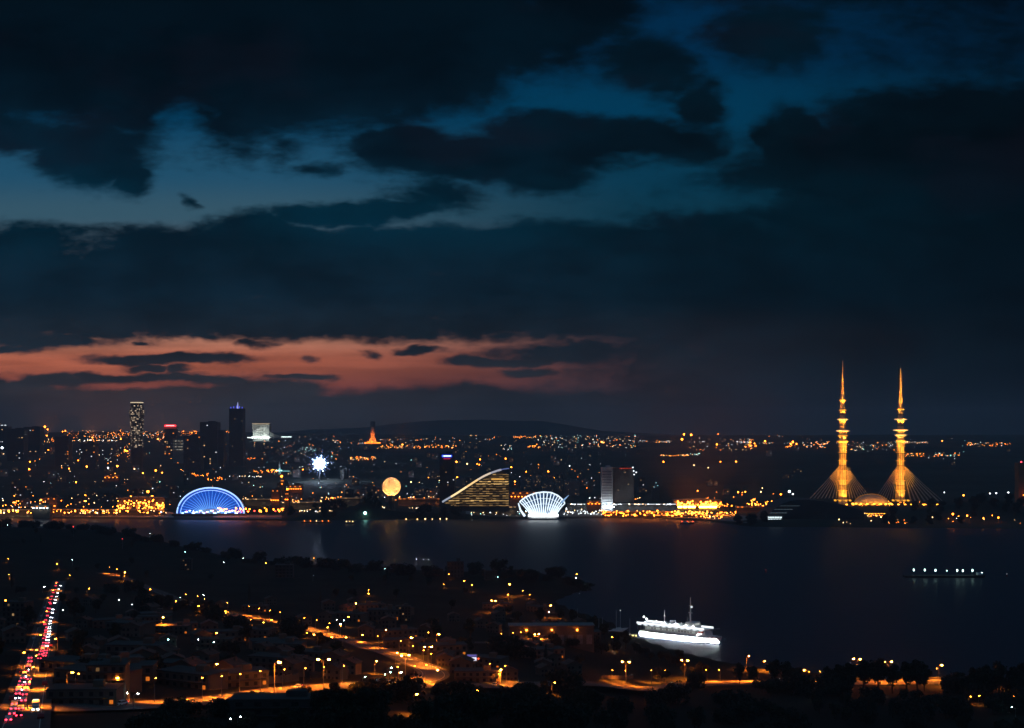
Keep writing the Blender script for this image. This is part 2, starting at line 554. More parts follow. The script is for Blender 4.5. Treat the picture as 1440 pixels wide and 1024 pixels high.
def ribbon(mb, pts, off0, off1, lift):
    vs = []; fs = []
    for i, p in enumerate(pts):
        a = pts[max(0, i - 1)]; c = pts[min(len(pts) - 1, i + 1)]
        dx, dy = c[0] - a[0], c[1] - a[1]; l = math.hypot(dx, dy) or 1; nx, ny = dy / l, -dx / l
        for o in (off0, off1):
            x, y = p[0] + nx * o, p[1] + ny * o
            vs.append((x, y, max(float(ground_z(x, y)), float(ground_z(p[0], p[1])), 0.2) + lift))
    for i in range(len(pts) - 1): fs.append((2 * i, 2 * i + 1, 2 * i + 3, 2 * i + 2))
    mb.add(vs, fs)


M_ASPH = mat('asphalt', (.085, .08, .075), .85, .25, .15)
M_LINE = mat('road_line_paint', (.6, .58, .5), .7, .2, 1.0)
M_PAVE = mat('paving', (.06, .057, .054), .85, .3, .4)


def road(pxs, half, lift=.5, kerbs=True, smooth_it=True, metres=False):
    pts = pxs if metres else [P(*p)[:2] for p in pxs]
    if smooth_it: pts = chaikin(pts)
    pts = resample(pts, 8.0)
    ROADS.append((np.array(pts), half))
    r = MB(); ribbon(r, pts, -half, half, lift); struct('road', r, M_ASPH)
    k = MB()
    for i in range(0, len(pts) - 1, 2): ribbon(k, pts[i:i + 2], -.12, .12, lift + .06)
    ribbon(k, pts, -half + .4, -half + .6, lift + .06); ribbon(k, pts, half - .6, half - .4, lift + .06)
    struct('road_marking', k, M_LINE)
    if kerbs:
        q = MB(); ribbon(q, pts, -half - 2.2, -half, lift + .14); ribbon(q, pts, half, half + 2.2, lift + .14); struct('pavement', q, M_PAVE)
    return pts


STREET = road([(22, 1060), (36, 1000), (48, 950), (60, 900), (70, 860), (78, 835), (84, 818)], 5.0)
DIAG = road([(262, 848), (290, 858), (340, 867), (400, 878), (450, 891), (490, 901), (516, 912)], 5.0)
CURVE = road([(516, 912), (540, 917), (562, 925), (585, 935), (605, 944), (612, 952), (600, 959), (575, 961), (545, 962), (520, 960)], 6.0)
HWY = road([(-60, 1004), (60, 1000), (200, 995), (275, 991), (350, 980), (400, 972), (490, 966), (520, 964), (620, 968), (720, 968), (845, 965), (960, 962), (1065, 962), (1160, 962), (1330, 960), (1500, 962)], 8.0)
SIDE = road([(140, 806), (172, 812), (215, 830), (262, 848)], 4.0)
CROSS = road([(640, 905), (690, 905), (735, 906), (760, 896), (790, 893)], 4.0)


M_QUAY = mat('quay_concrete', (.26, .25, .23), .85, .3, .02)
for pa, pb, dep in ((-20, 250, 170), (300, 400, 120), (655, 1060, 210)):
    q = MB(); pts = []
    for px in np.arange(pa, pb, 8):
        ys = H * F / (float(np.interp(px, FPX, FPY)) - HOR) + 22; pts.append(px)
        for dy in (0, dep * .33, dep * .66, dep):
            Y = ys + dy; X = (px - 720) / F * Y; q.v.append((X, Y, float(far_z(X, Y)) + .7))
    for i in range(len(pts) - 1):
        for j in range(3): a = i * 4 + j; q.f.append((a, a + 4, a + 5, a + 1))
    struct('quay', q, M_QUAY)

# ================================================================ landmarks of the far shore
# ---- two golden needle towers with cable fans
M_STRIP = glow('gold_uplight', GOLD, 1.7)
M_RIM = glow('pale_rim_light', (1.0, .62, .35), 1.6)
M_CABLE = mat('pale_cable', (.75, .7, .6), .5, .1, .2)


GOLD2 = (1.0, .315, .022)


def needle_tower(px, Y, base_py, tip_py, seed, label, fan_l, fan_r, rings):
    u = Y / F; gx0 = (px - 720) / F * Y; z0 = hz(base_py, Y)
    gz = float(ground_z(gx0, Y))
    t = thing('needle_tower', label, 'tower', (gx0, Y, gz), 0, 'twin floodlit needle towers')
    b0 = z0 - gz
    hh = lambda py: b0 + (base_py - py) * u
    rr = lambda p: p * u
    (y_sp, y_c, *_) = rings['spire']
    prof = [(rr(6.6), 0), (rr(6.0), b0), (rr(5.0), hh(base_py - 40)), (rr(4.8), hh(660)), (rr(5.2), hh(628))]
    MB().lathe(prof, n=20).build('lower_shaft', M_STONE, t)
    prof = [(rr(5.2), hh(628)), (rr(6.0), hh(622)), (rr(4.6), hh(616)), (rr(5.2), hh(606)), (rr(4.3), hh(604)), (rr(4.6), hh(590)), (rr(3.8), hh(588)), (rr(3.7), hh(576)), (rr(3.1), hh(575)), (rr(2.9), hh(563))]
    MB().lathe(prof, n=20).build('upper_shaft', M_STONE, t)
    MB().lathe([(rr(2.9), hh(563)), (rr(2.1), hh(y_c)), (rr(1.5), hh(y_sp)), (rr(.9), hh((y_sp + tip_py) / 2)), (.4, hh(tip_py))], n=14).build('spire', M_STONE, t)
    for py, rad, kind in rings['rings']:
        r = rr(rad); z = hh(py)
        bal = MB().lathe([(r * .62, z - u * 2.0), (r, z - u * .4), (r, z + u * .4), (r * .7, z + u * .5)], n=24).build('balcony', M_STONE, t)
        rim = MB().tube([(r * 1.02 * math.cos(q), r * 1.02 * math.sin(q), z) for q in np.linspace(0, 2 * math.pi, 25)[:-1]], u * .38, 5, True)
        rim.build('rim_light', M_RIM if kind else M_STRIP, bal)
        r2 = r * .86
        MB().tube([(r2 * math.cos(q), r2 * math.sin(q), z + u * .9) for q in np.linspace(0, 2 * math.pi, 25)[:-1]], u * .2, 5, True).build('uplight_ring', M_STRIP, bal)
    for k in range(10):
        q = 2 * math.pi * k / 10
        pts = [(rr(r_) * math.cos(q), rr(r_) * math.sin(q), hh(p_)) for r_, p_ in ((6.05, 704), (5.1, 665), (4.9, 655), (5.25, 629))]
        MB().tube(pts, u * .34, 5).build('shaft_rib', M_CONC, t)
    for py_, r_ in ((683, 5.7), (655, 5.2), (638, 5.4), (598, 4.9), (583, 4.2)):
        MB().lathe([(rr(r_), hh(py_) - u * .5), (rr(r_), hh(py_) + u * .5)], n=20).build('string_course', M_CONC, t)
    # band uplights on the lower shaft
    for py in (703, 690, 676, 662, 648, 636, 628):
        r = rr(7.4 if py > 690 else 6.7); z = hh(py)
        MB().tube([(r * math.cos(q), r * math.sin(q), z) for q in np.linspace(0, 2 * math.pi, 25)[:-1]], u * .22, 5, True).build('uplight_ring', M_STRIP, t)
    for k in range(8):
        q = k * math.pi / 4 + .2; r = rr(11)
        MB().box((r * math.cos(q), r * math.sin(q), b0 + 2), (4, 4, 3)).build('floodlight', M_STRIP, t)
    for py, pt, e in ((704, 680, 1.3), (690, 664, 1.0), (676, 650, .9), (660, 636, 1.0), (642, 622, .9), (627, 610, .8), (611, 598, .7), (598, 586, .6), (584, 572, .5), (571, 556, .5), (560, 538, .55), (548, 522, .6)):
        for q in (-2.3, -1.57, -.84):
            r = rr(14 if py > 600 else 11)
            spot(t, (r * math.cos(q), r * math.sin(q), hh(py)), (0, 0, hh(pt)), e * 1.3 * (.75, 1.25, .6)[int((q + 2.4) / .75)] * 8.5e4, GOLD2, 1.1, .5)
    for side, (x_end, y_end) in ((-1, fan_l), (1, fan_r)):
        n = 15
        for k in range(n):
            s = k / (n - 1)
            x1 = (x_end - px) * u * (.22 + .78 * s)
            top = hh(656 + 10 * (1 - s)); x0 = side * rr(5.5)
            MB().tube([(x0, -2 + 4 * (k % 2), top), (x1 * .5 + x0 * .5, -4 + 8 * (k % 2), top * .5 + (b0 + (base_py - y_end) * u) * .5 - 1.5), (x1, -6 + 12 * (k % 2), b0 + (base_py - y_end) * u)], .55, 4).build('cable', M_CABLE, t)
    return t, u, z0


TL = needle_tower(1185, 3300, 705, 507, 1, 'left and taller of the two golden floodlit needle towers with fans of cables', (1138, 701), (1224, 701),
                  {'spire': (540, 552), 'rings': [(563, 4.6, 0), (577, 5.0, 0), (590, 7.2, 1), (606, 8.8, 1), (613, 6.6, 0), (621, 7.8, 0)]})
TR = needle_tower(1266.5, 3380, 705, 518, 2, 'right and shorter of the two golden floodlit needle towers with fans of cables', (1229, 702), (1326, 706),
                  {'spire': (541, 555), 'rings': [(576, 5.0, 0), (590, 8.2, 1), (605, 9.8, 1), (612, 7.8, 1), (620, 6.6, 0)]})
# deck lamps that stand along the towers' platform and light the cables
M_DECKL = glow('deck_lamp_gold', (1.0, .36, .03), 8.0)
plat = thing('tower_platform', 'long low golden lit platform carrying the two needle towers', 'platform', at(1255, 3290), 0)
pz = plat.location.z
w = 145 * 3290 / F
MB().box((0, 0, hz(710, 3290) - pz - 4), (w, 46, 8)).build('deck', M_STONE, plat)
MB().box((0, 0, (hz(710, 3290) - pz - 8) / 2), (w * .8, 30, max(2, hz(710, 3290) - pz - 8))).build('plinth', M_CONC, plat)
for k in range(16):
    x = -w / 2 + (k + .5) * w / 16
    MB().box((x, -25, hz(709, 3290) - pz), (4, 3, 2.6)).build('edge_lamp', M_DECKL, plat)
hall = thing('domed_hall', 'low golden floodlit domed hall between the two needle towers', 'hall', (at(1225, 3270)[0], 3270, hz(709, 3270)), 0)
u = 3270 / F
MB().lathe([(24 * u, 0), (23 * u, 4 * u), (19 * u, 8 * u), (12 * u, 11.5 * u), (5 * u, 13.2 * u), (.3, 13.6 * u)], n=32, sxy=(1, .6)).build('dome', M_STONE, hall, True)
for k in range(9):
    q = math.pi + math.pi * (k + .5) / 9
    MB().box((27 * u * math.cos(q), 17 * u * math.sin(q), 1.5), (4, 3, 2.5)).build('floodlight', M_DECKL, hall)
MB().tube([(24 * u * math.cos(q), -.02 * u, .5 + 13.6 * u * math.sin(q) * 1.02) for q in np.linspace(0, math.pi, 19)], .9, 5).build('ridge_light', glow('dome_ridge', (1.0, .36, .04), .3), hall)
for k in range(5): spot(hall, ((k - 2) * 11 * u, -30 * u, 3), ((k - 2) * 7 * u, 0, 7 * u), 3e4, GOLD2, 1.0)
yard = thing('terminal_building', 'golden lit low terminal with open front below the needle towers', 'building', at(1222, 3010), 0)
u = 3010 / F; zz = hz(728, 3010) - yard.location.z
MB().box((0, 8, zz + 3.5 * u), (44 * u, 14, 7 * u)).build('wall', M_CREAM, yard)
MB().box((0, 3, zz + 7.2 * u), (47 * u, 30, 1.2)).build('roof', M_CONC, yard)
MB().box((0, -2, zz - 3), (50 * u, 40, 6)).build('forecourt', M_PAVE, yard)
for k in range(11):
    MB().box(((k - 5) * 4.1 * u, -6, zz + 5.6 * u), (3.2, 2.2, 1.6)).build('canopy_lamp', M_DECKL, yard)

# ---- arched hall, dark, with a glazed lit end
u = 2790 / F
ah = thing('arched_hall', 'long dark arched hall with a white lit glazed end by the water', 'hall', at(1137, 2790), 0)
g0 = ah.location.z; base = -2
top = lambda px: np.interp(px, [1068, 1076, 1086, 1098, 1112, 1130, 1155, 1180, 1200, 1212], [735, 726, 715, 707.5, 703, 702, 704, 709, 714, 719])
xs = np.linspace(1068, 1212, 25)
out = [((x - 1137) * u, hz(float(top(x)), 2790) - g0) for x in xs]
MB().prism([(out[0][0], base)] + out + [(out[-1][0], base)], -18, 90).build('shell', mat('zinc_roof', (.05, .053, .057), .55, .25, .05), ah)
M_HALL = glow('hall_daylight', (.78, .95, 1.0), 1.5)
M_HALL2 = glow('hall_dim_light', (.6, .85, 1.0), .12)
for r_, (ya, yb, xa, xb, m_) in enumerate([(731.5, 729, 1073, 1096, M_HALL), (728, 726, 1076, 1097, M_HALL), (721, 720.2, 1080, 1104, M_HALL2), (716, 715.4, 1086, 1112, M_HALL2), (711, 710.6, 1094, 1122, M_HALL2)]):
    xm, wd = ((xa + xb) / 2 - 1137) * u, (xb - xa) * u
    for k in range(6):
        MB().box((xm - wd / 2 + (k + .5) * wd / 6, -19.5, hz((ya + yb) / 2, 2790) - g0), (wd / 6 * .78, 2.0, (ya - yb) * u)).build('glazed_bay', m_, ah)

# ---- blue arena
u = 3000 / F
ar = thing('arena', 'blue lit arena with a fan of ribs under a big arch', 'arena', at(296.5, 3000), 0)
g0 = ar.location.z; cz = hz(722, 3000) - g0; R1, R2 = 47 * u, 36 * u
arc = [(R1 * math.cos(q), R2 * math.sin(q)) for q in np.linspace(math.pi, 0, 41)]
M_BLUE = glow('backlit_blue_membrane', (.004, .10, .85), .72)
M_RIB = glow('blue_white_rib_light', (.16, .42, 1.0), 1.35)
M_ARCH = glow('arch_rim_light', (.35, .55, 1.0), 2.0)
MB().prism([(x * .97, cz + z * .97) for x, z in arc], 0, 3).build('facade_membrane', M_BLUE, ar)
sh = MB(); vs = []; fs = []
for i in range(9):
    f_ = math.cos(i / 8 * math.pi / 2) if i < 8 else .02
    for x, z in arc: vs.append((x * (.35 + .65 * f_), 3.5 + 90 * math.sin(i / 8 * math.pi / 2), cz + z * f_))
for i in range(8):
    for j in range(40): a = i * 41 + j; fs.append((a, a + 1, a + 42, a + 41))
sh.add(vs, fs).build('roof_shell', M_METAL, ar, True)
MB().tube([(x, -3, cz + z) for x, z in arc], 1.5, 8).build('arch', M_ARCH, ar)
MB().tube([(x * .90, -2, cz + z * .90) for x, z in arc], .7, 6).build('inner_arch', M_ARCH, ar)
for k in range(24):
    q = math.pi * (k + .5) / 24
    x0, z0 = 15 * u * math.cos(q), 7 * u * math.sin(q)
    MB().tube([(x0, -4, cz + z0), (R1 * .6 * math.cos(q), -3, cz + R2 * .6 * math.sin(q)), (R1 * .91 * math.cos(q), -2, cz + R2 * .91 * math.sin(q))], [1.0, .62, .3], 5).build('rib', M_RIB, ar)
MB().lathe([(16 * u, -3), (16 * u, 5 * u), (13 * u, 6.2 * u)], (0, 4, cz), 24, (1, .35)).build('entrance_drum', M_WHITE, ar)
M_ARL = glow('arena_blue_floodlight', (.3, .5, 1.0), 5)
for k in range(16):
    MB().box(((k - 7.5) * 5.0 * u, -14, cz + 1.5 + 2.4 * (k % 3)), (4 + 2 * (k % 2), 3, 2.4)).build('floodlight', M_ARL, ar)
MB().box((0, -6, cz - 4), (104 * u, 26, 8)).build('podium', M_CONC, ar)

# ---- white shell building
u = 2905 / F
fa = thing('shell_building', 'bright white fan shaped shell building with glowing ribs at the water edge', 'building', at(764, 2905), 0)
g0 = fa.location.z; cz = hz(727, 2905) - g0
rim_px = [(731, 707), (736, 702.5), (744, 698), (754, 694.5), (765, 693), (776, 694), (785, 698), (791, 703), (795, 709)]
rim = [((x - 764) * u, cz + (727 - y) * u) for x, y in rim_px]
rx = np.interp(np.linspace(0, 8, 17), range(9), [p[0] for p in rim]); rz_ = np.interp(np.linspace(0, 8, 17), range(9), [p[1] for p in rim])
bx_ = np.linspace(-17 * u, 17 * u, 17)
M_FAN = glow('fan_rib_light', (.72, .87, 1.0), 1.7)
M_FANB = glow('fan_base_light', (.9, .96, 1.0), 5.0)
M_FGL = room_glow('fan_blue_glazing', (.06, .22, .65), .34, (6, 6, 6), .9, .05)
pan = MB(); vs = []; fs = []
for i in range(17):
    for s in (0, .33, .66, .97):
        vs.append((bx_[i] * (1 - s) + rx[i] * s, 4 + 26 * s * s, cz * (1 - s) + rz_[i] * s + 3 * (1 - s) + 2.5 * math.sin(math.pi * s)))
for i in range(16):
    for j in range(3): a = i * 4 + j; fs.append((a, a + 1, a + 5, a + 4))
pan.add(vs, fs).build('glazing', M_FGL, fa)
for i in range(17):
    pts = []
    for s in (0, .25, .5, .75, 1):
        pts.append((bx_[i] * (1 - s) + rx[i] * s, 2 + 26 * s * s, cz * (1 - s) + rz_[i] * s + 3 * (1 - s) + 2.5 * math.sin(math.pi * s)))
    MB().tube(pts, [1.9, 1.5, 1.2, 1.0, .9], 6).build('rib', M_FAN, fa)
MB().tube([(rx[i], 27, rz_[i] + .5) for i in range(17)], 1.5, 6).build('rim', M_FAN, fa)
for s in (.45, .7):
    MB().tube([(bx_[i] * (1 - s) + rx[i] * s, 3 + 26 * s * s, cz * (1 - s) + rz_[i] * s + 3 * (1 - s) + 2.5 * math.sin(math.pi * s)) for i in range(17)], .45, 5).build('hoop', M_FAN, fa)
MB().tube([((790 - 764) * u, 20, cz + (727 - 708) * u), ((795 - 764) * u, 16, cz + (727 - 702) * u), ((800 - 764) * u, 12, cz + (727 - 697) * u)], [2.2, 1.6, .5], 6).build('horn', glow('fan_blue_horn', (.35, .6, 1.0), .8), fa)
MB().tube([((738 - 764) * u, 14, cz + 1), ((732 - 764) * u, 10, cz + 9 * u), ((729 - 764) * u, 8, cz + 19 * u)], [2.6, 1.8, 1.0], 6).build('horn', M_FAN, fa)
MB().lathe([(22 * u, -3), (22 * u, 2.2 * u), (19 * u, 3.0 * u)], (0, 12, cz), 28, (1, .4)).build('foyer', M_WHITE, fa)
for k in range(10):
    MB().box(((k - 4.5) * 4.2 * u, -3, cz + 3.5), (6.5, 3, 4.5)).build('base_light', M_FANB, fa)

# ---- sail roofed office building
u = 2960 / F
so = thing('office_building', 'office building with a sail shaped curved roof line and amber lit floors', 'office', at(674, 2960), 0)
g0 = so.location.z
curve = lambda px: np.interp(px, [620, 628, 640, 650, 660, 670, 680, 690, 700, 708, 716], [708, 703, 696, 689.5, 683, 676.5, 670.5, 666, 662.5, 660.5, 659.5])
xs = np.linspace(626, 716, 31)
ol = [((x - 674) * u, hz(float(curve(x)), 2960) - g0) for x in xs]
b0 = hz(715, 2960) - g0
MB().prism([(ol[0][0], b0 - 6)] + ol + [(ol[-1][0], b0 - 6)], 4, 46).build('core', mat('dark_curtain_wall', (.05, .055, .06), .3, .3, .1), so)
M_FLOOR = room_glow('amber_office_rooms', (1.0, .58, .2), .55, (7.0, 60, 1.0), .62, .03)
M_FLOOR2 = room_glow('bright_office_rooms', (1.0, .6, .2), 1.3, (6.0, 60, 1.0), .75, .05)
for k in range(14):
    py = 711 - k * 3.35
    xl = float(np.interp(-py, [-708, -703, -696, -689.5, -683, -676.5, -670.5, -666, -662.5, -660.5], [622, 630, 642, 652, 662, 672.5, 682.5, 693, 703, 712])) + 3
    if k < 1: xl = 634
    z = hz(py, 2960) - g0; wd = (715.4 - xl) * u
    if wd < 8: continue
    xm = ((xl + 715.4) / 2 - 674) * u
    MB().box((xm, 3.0, z), (wd, 1.2, 2.3)).build('window_band', M_FLOOR2 if k in (2, 9, 10) else M_FLOOR, so)
    MB().box((xm, 2.0, z - 2.1), (wd + 1.5, 4.2, .8)).build('floor_slab', M_CONC, so)
MB().box(((700 - 674) * u, 2.4, hz(674, 2960) - g0), (18 * u, .8, 3.4)).build('lit_storey', glow('amber_lit_storey', (1.0, .5, .1), .9), so)
for i, (xa, xb, col, s_) in enumerate([(622, 634, (.7, .8, 1.0), .55), (634, 656, (1.0, .72, .36), 1.5), (656, 672, (1.0, .66, .28), 1.3), (672, 690, (1, .8, .6), .9), (690, 705, (.85, .85, 1.0), .5), (705, 716, (.3, .4, 1.0), .35)]):
    q = np.linspace(xa, xb, 7)
    MB().tube([((x - 674) * u, 2, hz(float(curve(x)), 2960) - g0 + 1) for x in q], 2.2 if i < 5 else 1.3, 6).build('roof_edge_light', glow('roof_edge_%d' % i, col, s_), so)

# ---- moon globe
u = 3010 / F
gl = thing('globe', 'large glowing amber globe like a full moon above the waterfront', 'globe', at(550.5, 3010), 0)
g0 = gl.location.z; cz = hz(684.5, 3010) - g0; R_ = 12.6 * u
m = bpy.data.materials.new('globe_membrane'); m.use_nodes = True
t = m.node_tree; t.nodes.clear()
a = t.nodes.new('ShaderNodeBsdfTranslucent'); d = t.nodes.new('ShaderNodeBsdfDiffuse'); mx = t.nodes.new('ShaderNodeMixShader'); o = t.nodes.new('ShaderNodeOutputMaterial')
nz = t.nodes.new('ShaderNodeTexNoise'); nz.inputs['Scale'].default_value = .09; nz.inputs['Detail'].default_value = 4
gc = t.nodes.new('ShaderNodeTexCoord'); t.links.new(gc.outputs['Object'], nz.inputs['Vector'])
cr = t.nodes.new('ShaderNodeValToRGB'); t.links.new(nz.outputs['Fac'], cr.inputs['Fac'])
cr.color_ramp.elements[0].position = .35; cr.color_ramp.elements[0].color = (.82, .79, .76, 1)
cr.color_ramp.elements[1].position = .65; cr.color_ramp.elements[1].color = (.85, .8, .74, 1)
t.links.new(cr.outputs[0], a.inputs['Color']); t.links.new(cr.outputs[0], d.inputs['Color'])
mx.inputs[0].default_value = .5
t.links.new(a.outputs[0], mx.inputs[1]); t.links.new(d.outputs[0], mx.inputs[2]); t.links.new(mx.outputs[0], o.inputs['Surface'])
MB().ball((0, 0, cz), R_, 32, 20).build('sphere', m, gl, True)
MB().tube([(R_ * 1.015 * math.cos(q), 0, cz + R_ * 1.015 * math.sin(q)) for q in np.linspace(0, 2 * math.pi, 41)[:-1]], .45, 5, True).build('rim_light', glow('globe_rim', (1.0, .5, .2), .9), gl)
MB().lathe([(9, -2), (7, cz * .4), (6, cz - R_ * .93)], n=16).build('pedestal', M_DARK, gl)
MB().ball((0, 0, cz - R_ * .78), 2.2, 10, 6).build('lamp', glow('globe_lamp', (1.0, .47, .09), 400), gl)

MB().ball((0, 0, cz + R_ * .45), 1.2, 8, 5).build('top_tint_lamp', glow('globe_top_tint', (.7, .32, .36), 95), gl)  # hidden lamp added to tint the top of the globe

# ---- generic far block, with separate windows, used for towers made one by one
def block(name, label, cat, px0, px1, top_py, Y, m, group=None, depth=None, roof=True):
    x = (px0 + px1) / 2; wd = (px1 - px0) / F * Y
    t = thing(name, label, cat, at(x, Y), 0, group)
    h = hz(top_py, Y) - t.location.z; dp = depth or wd * .8
    MB().box((0, dp / 2, h / 2 - 4), (wd, dp, h + 8)).build('wall', m, t)
    if roof: MB().box((wd * .12, dp / 2, h + 1.8), (wd * .4, dp * .4, 3.6)).build('roof_plant_room', m, t)
    return t, wd, h, dp


def facade_windows(t, wd, h, n, m, rows=10, cols=5, seed=0, size=None, z0=.05, names='window'):
    r = random.Random(seed); cells = [(i, j) for i in range(cols) for j in range(rows)]; r.shuffle(cells)
    for i, j in cells[:n]:
        MB().box((-wd / 2 + (i + .5) * wd / cols, -.5, h * z0 + (j + .5) * h * (1 - z0) / rows), size or (wd / cols * .5, 1.0, h / rows * .45)).build(names, r.choice(m) if isinstance(m, list) else m, t)


W_DIM = glow('window_warm_dim', WARM, .35); W_WARM = glow('window_warm', WARM, 1.3); W_AMB = glow('window_amber', AMBER, 1.6)
W_COOL = glow('window_cool', WHITE, 1.2); W_TEAL = glow('window_teal', TEAL, 1.0); W_ALL = [W_DIM, W_DIM, W_WARM, W_AMB, W_COOL]
M_NIGHT = mat('dark_cladding', (.045, .05, .06), .4, .3, .05)

# bulging round tower
Y = 5000; u = Y / F
rt = thing('round_tower', 'slim round tower with a bulging middle and speckled lit floors', 'tower', at(192.5, Y), 0)
g0 = rt.location.z; hh = lambda py: hz(py, Y) - g0
rp = lambda py: float(np.interp(py, [566, 570, 580, 592, 605, 625, 660], [8.8, 8.8, 10.8, 9.6, 8.6, 8.3, 8.3])) * u
MB().lathe([(rp(p) * .97, hh(p)) for p in (672, 640, 625, 610, 600, 592, 586, 580, 575, 570, 566)], n=28).build('wall', M_NIGHT, rt)
M_RT = room_glow('speckled_rooms', (1.0, .75, .5), 1.1, (5.3, 5.3, 5.81), .34, .01)
for k in range(26):
    py = 571 + k * 2.3
    MB().lathe([(rp(py), hh(py) - 1.4), (rp(py), hh(py) + 1.4)], n=28).build('window_band', MATS['speckled_rooms'], rt)
MB().lathe([(rp(566), hh(567)), (rp(566), hh(565.6))], n=28).build('crown_light', glow('crown_warm', (1.0, .78, .5), .9), rt)

# dark tower with blue crown
t, wd, h, dp = block('skyscraper', 'tall dark skyscraper with a blue lit crown and spire', 'skyscraper', 322, 342, 574.5, 5200, M_NIGHT, roof=False)
u = 5200 / F
M_BC = glow('blue_crown', (.10, .12, 1.0), 1.3); M_BS = glow('blue_spire', (.45, .5, 1.0), 1.5)
for k in range(5):
    MB().box((-wd / 2 + (k + .5) * wd / 5, dp * .2, h + 2.5), (2.5, 2.5, 7 + 5 * (2 - abs(k - 2)))).build('crown_fin', M_BC, t)
MB().tube([(wd * .04, dp / 2, h), (wd * .04, dp / 2, h + 9 * u)], [2.2, .6], 6).build('spire', M_BS, t)
facade_windows(t, wd, h, 5, [W_DIM], 24, 6, 3, (3, 1, 2))
# dark stepped block
t, wd, h, dp = block('office_block', 'dark stepped office block with few lit windows beside the blue crowned skyscraper', 'office', 281, 306, 593.5, 5000, M_NIGHT)
MB().box((wd / 2 + 10, dp / 2, hz(605, 5000) / 2 - t.location.z / 2), (20, dp * .8, hz(605, 5000) - t.location.z)).build('lower_wing', M_NIGHT, t)
facade_windows(t, wd, h, 7, W_ALL, 20, 6, 5, (4, 1, 3))
t, wd, h, dp = block('office_block', 'low broad dark block left of the stepped office block', 'office', 258, 282, 613, 4900, M_NIGHT)
facade_windows(t, wd, h, 4, W_ALL, 12, 6, 6, (4, 1, 3))
# white cube
wp = P(367, 620.5); Y = wp[1]; u = Y / F
wc = thing('cube_building', 'pale stone cube shaped building floodlit white on the skyline', 'building', wp, 0)
hc = 24.5 * u
MB().box((0, 30, hc / 2), (22.5 * u, 60, hc), 0, 1.06).build('wall', mat('banded_stone', (.42, .42, .40), .8, .75, .035), wc)
MB().box((0, 28, hc + 2), (25 * u, 66, 3.5)).build('cornice', M_STONE, wc)
MB().box((0, -6, hc - .5), (24 * u, 3, 3)).build('cornice_light', glow('cornice_warm', (1.0, .75, .45), .8), wc)
M_CUB = glow('cube_floodlight', (.85, 1.0, .95), 20)
for k in range(4): spot(wc, ((k - 1.5) * 6 * u, -17 * u, 2.5 * u), ((k - 1.5) * 5 * u, 0, 12 * u), 1.0e5, (.9, 1.0, .92), 1.5, 1.0)
for k in range(9): MB().box(((k - 4) * 2.9 * u, -16, 5.2 * u), (9, 4, 3.0)).build('floodlight', M_CUB, wc)
MB().prism([(12 * u, 4 * u), (12 * u, 13 * u), (22 * u, 9 * u), (38 * u, 4.5 * u), (38 * u, 4 * u)], 0, 40).build('sloping_wing', mat('grey_wing', (.2, .2, .2), .8, .3, .02), wc)
M_CUW = glow('wing_light', (.85, 1.0, .95), 3.0)
MB().box((36 * u, -6, 6 * u), (14 * u, 4, 4)).build('wing_light', M_CUW, wc)
MB().box((-15 * u, -6, 5 * u), (8 * u, 4, 4)).build('wing_light', M_CUW, wc)
# red sign building
t, wd, h, dp = block('hotel', 'dark hotel tower with a glowing red roof sign', 'hotel', 231, 248, 601, 6000, M_NIGHT, roof=False)
MB().box((0, -2, h + 7), (wd * .95, 5, 8)).build('roof_sign', glow('red_sign', (1.0, .03, .04), 3.0), t)
MB().box((0, -3.5, h + 7), (wd * .7, 3, 3)).build('sign_lettering_strip', glow('red_sign_core', (1.0, .45, .45), 3.0), t)
MB().box((0, -3, h - 3), (wd, 4, 3)).build('parapet_light', glow('dim_red', (1.0, .05, .03), .5), t)
facade_windows(t, wd, h, 10, W_ALL, 16, 6, 8, (5, 1, 4))
t, wd, h, dp = block('office_block', 'pale lit office block just right of the red sign hotel', 'office', 243, 258, 617, 5400, mat('pale_office', (.3, .3, .28), .7, .3, .05))
for k in range(4): MB().box((0, -1, h - 9 - k * 11), (wd * .9, 2, 3)).build('window_band', room_glow('office_band_dim', (1.0, .9, .7), .5, (6, 50, 6), .6, .05), t)
# dark blocks at the left edge
for a, bb, tp, Y, lab in ((10, 33, 603, 5600, 'square black tower block nearest the left edge of the skyline'), (33, 56, 600.5, 6000, 'wide black tower block right of the leftmost one on the skyline'),
                         (77, 97, 614, 5200, 'small black tower block before the bright white city lights'), (-8, 11, 600, 6300, 'grey block with white roof lights at the left edge'), (113, 134, 623, 5000, 'low black apartment slab left of the round tower')):
    t, wd, h, dp = block('tower_block', lab, 'tower block', a, bb, tp, Y, M_NIGHT)
    facade_windows(t, wd, h, 5, W_ALL, 12, 6, int(a), (4, 1, 3))
    if a < 0:
        for k in range(3): MB().box(((k - .6) * 14, -2, h + 6), (7, 3, 4)).build('roof_light', W_COOL, t)
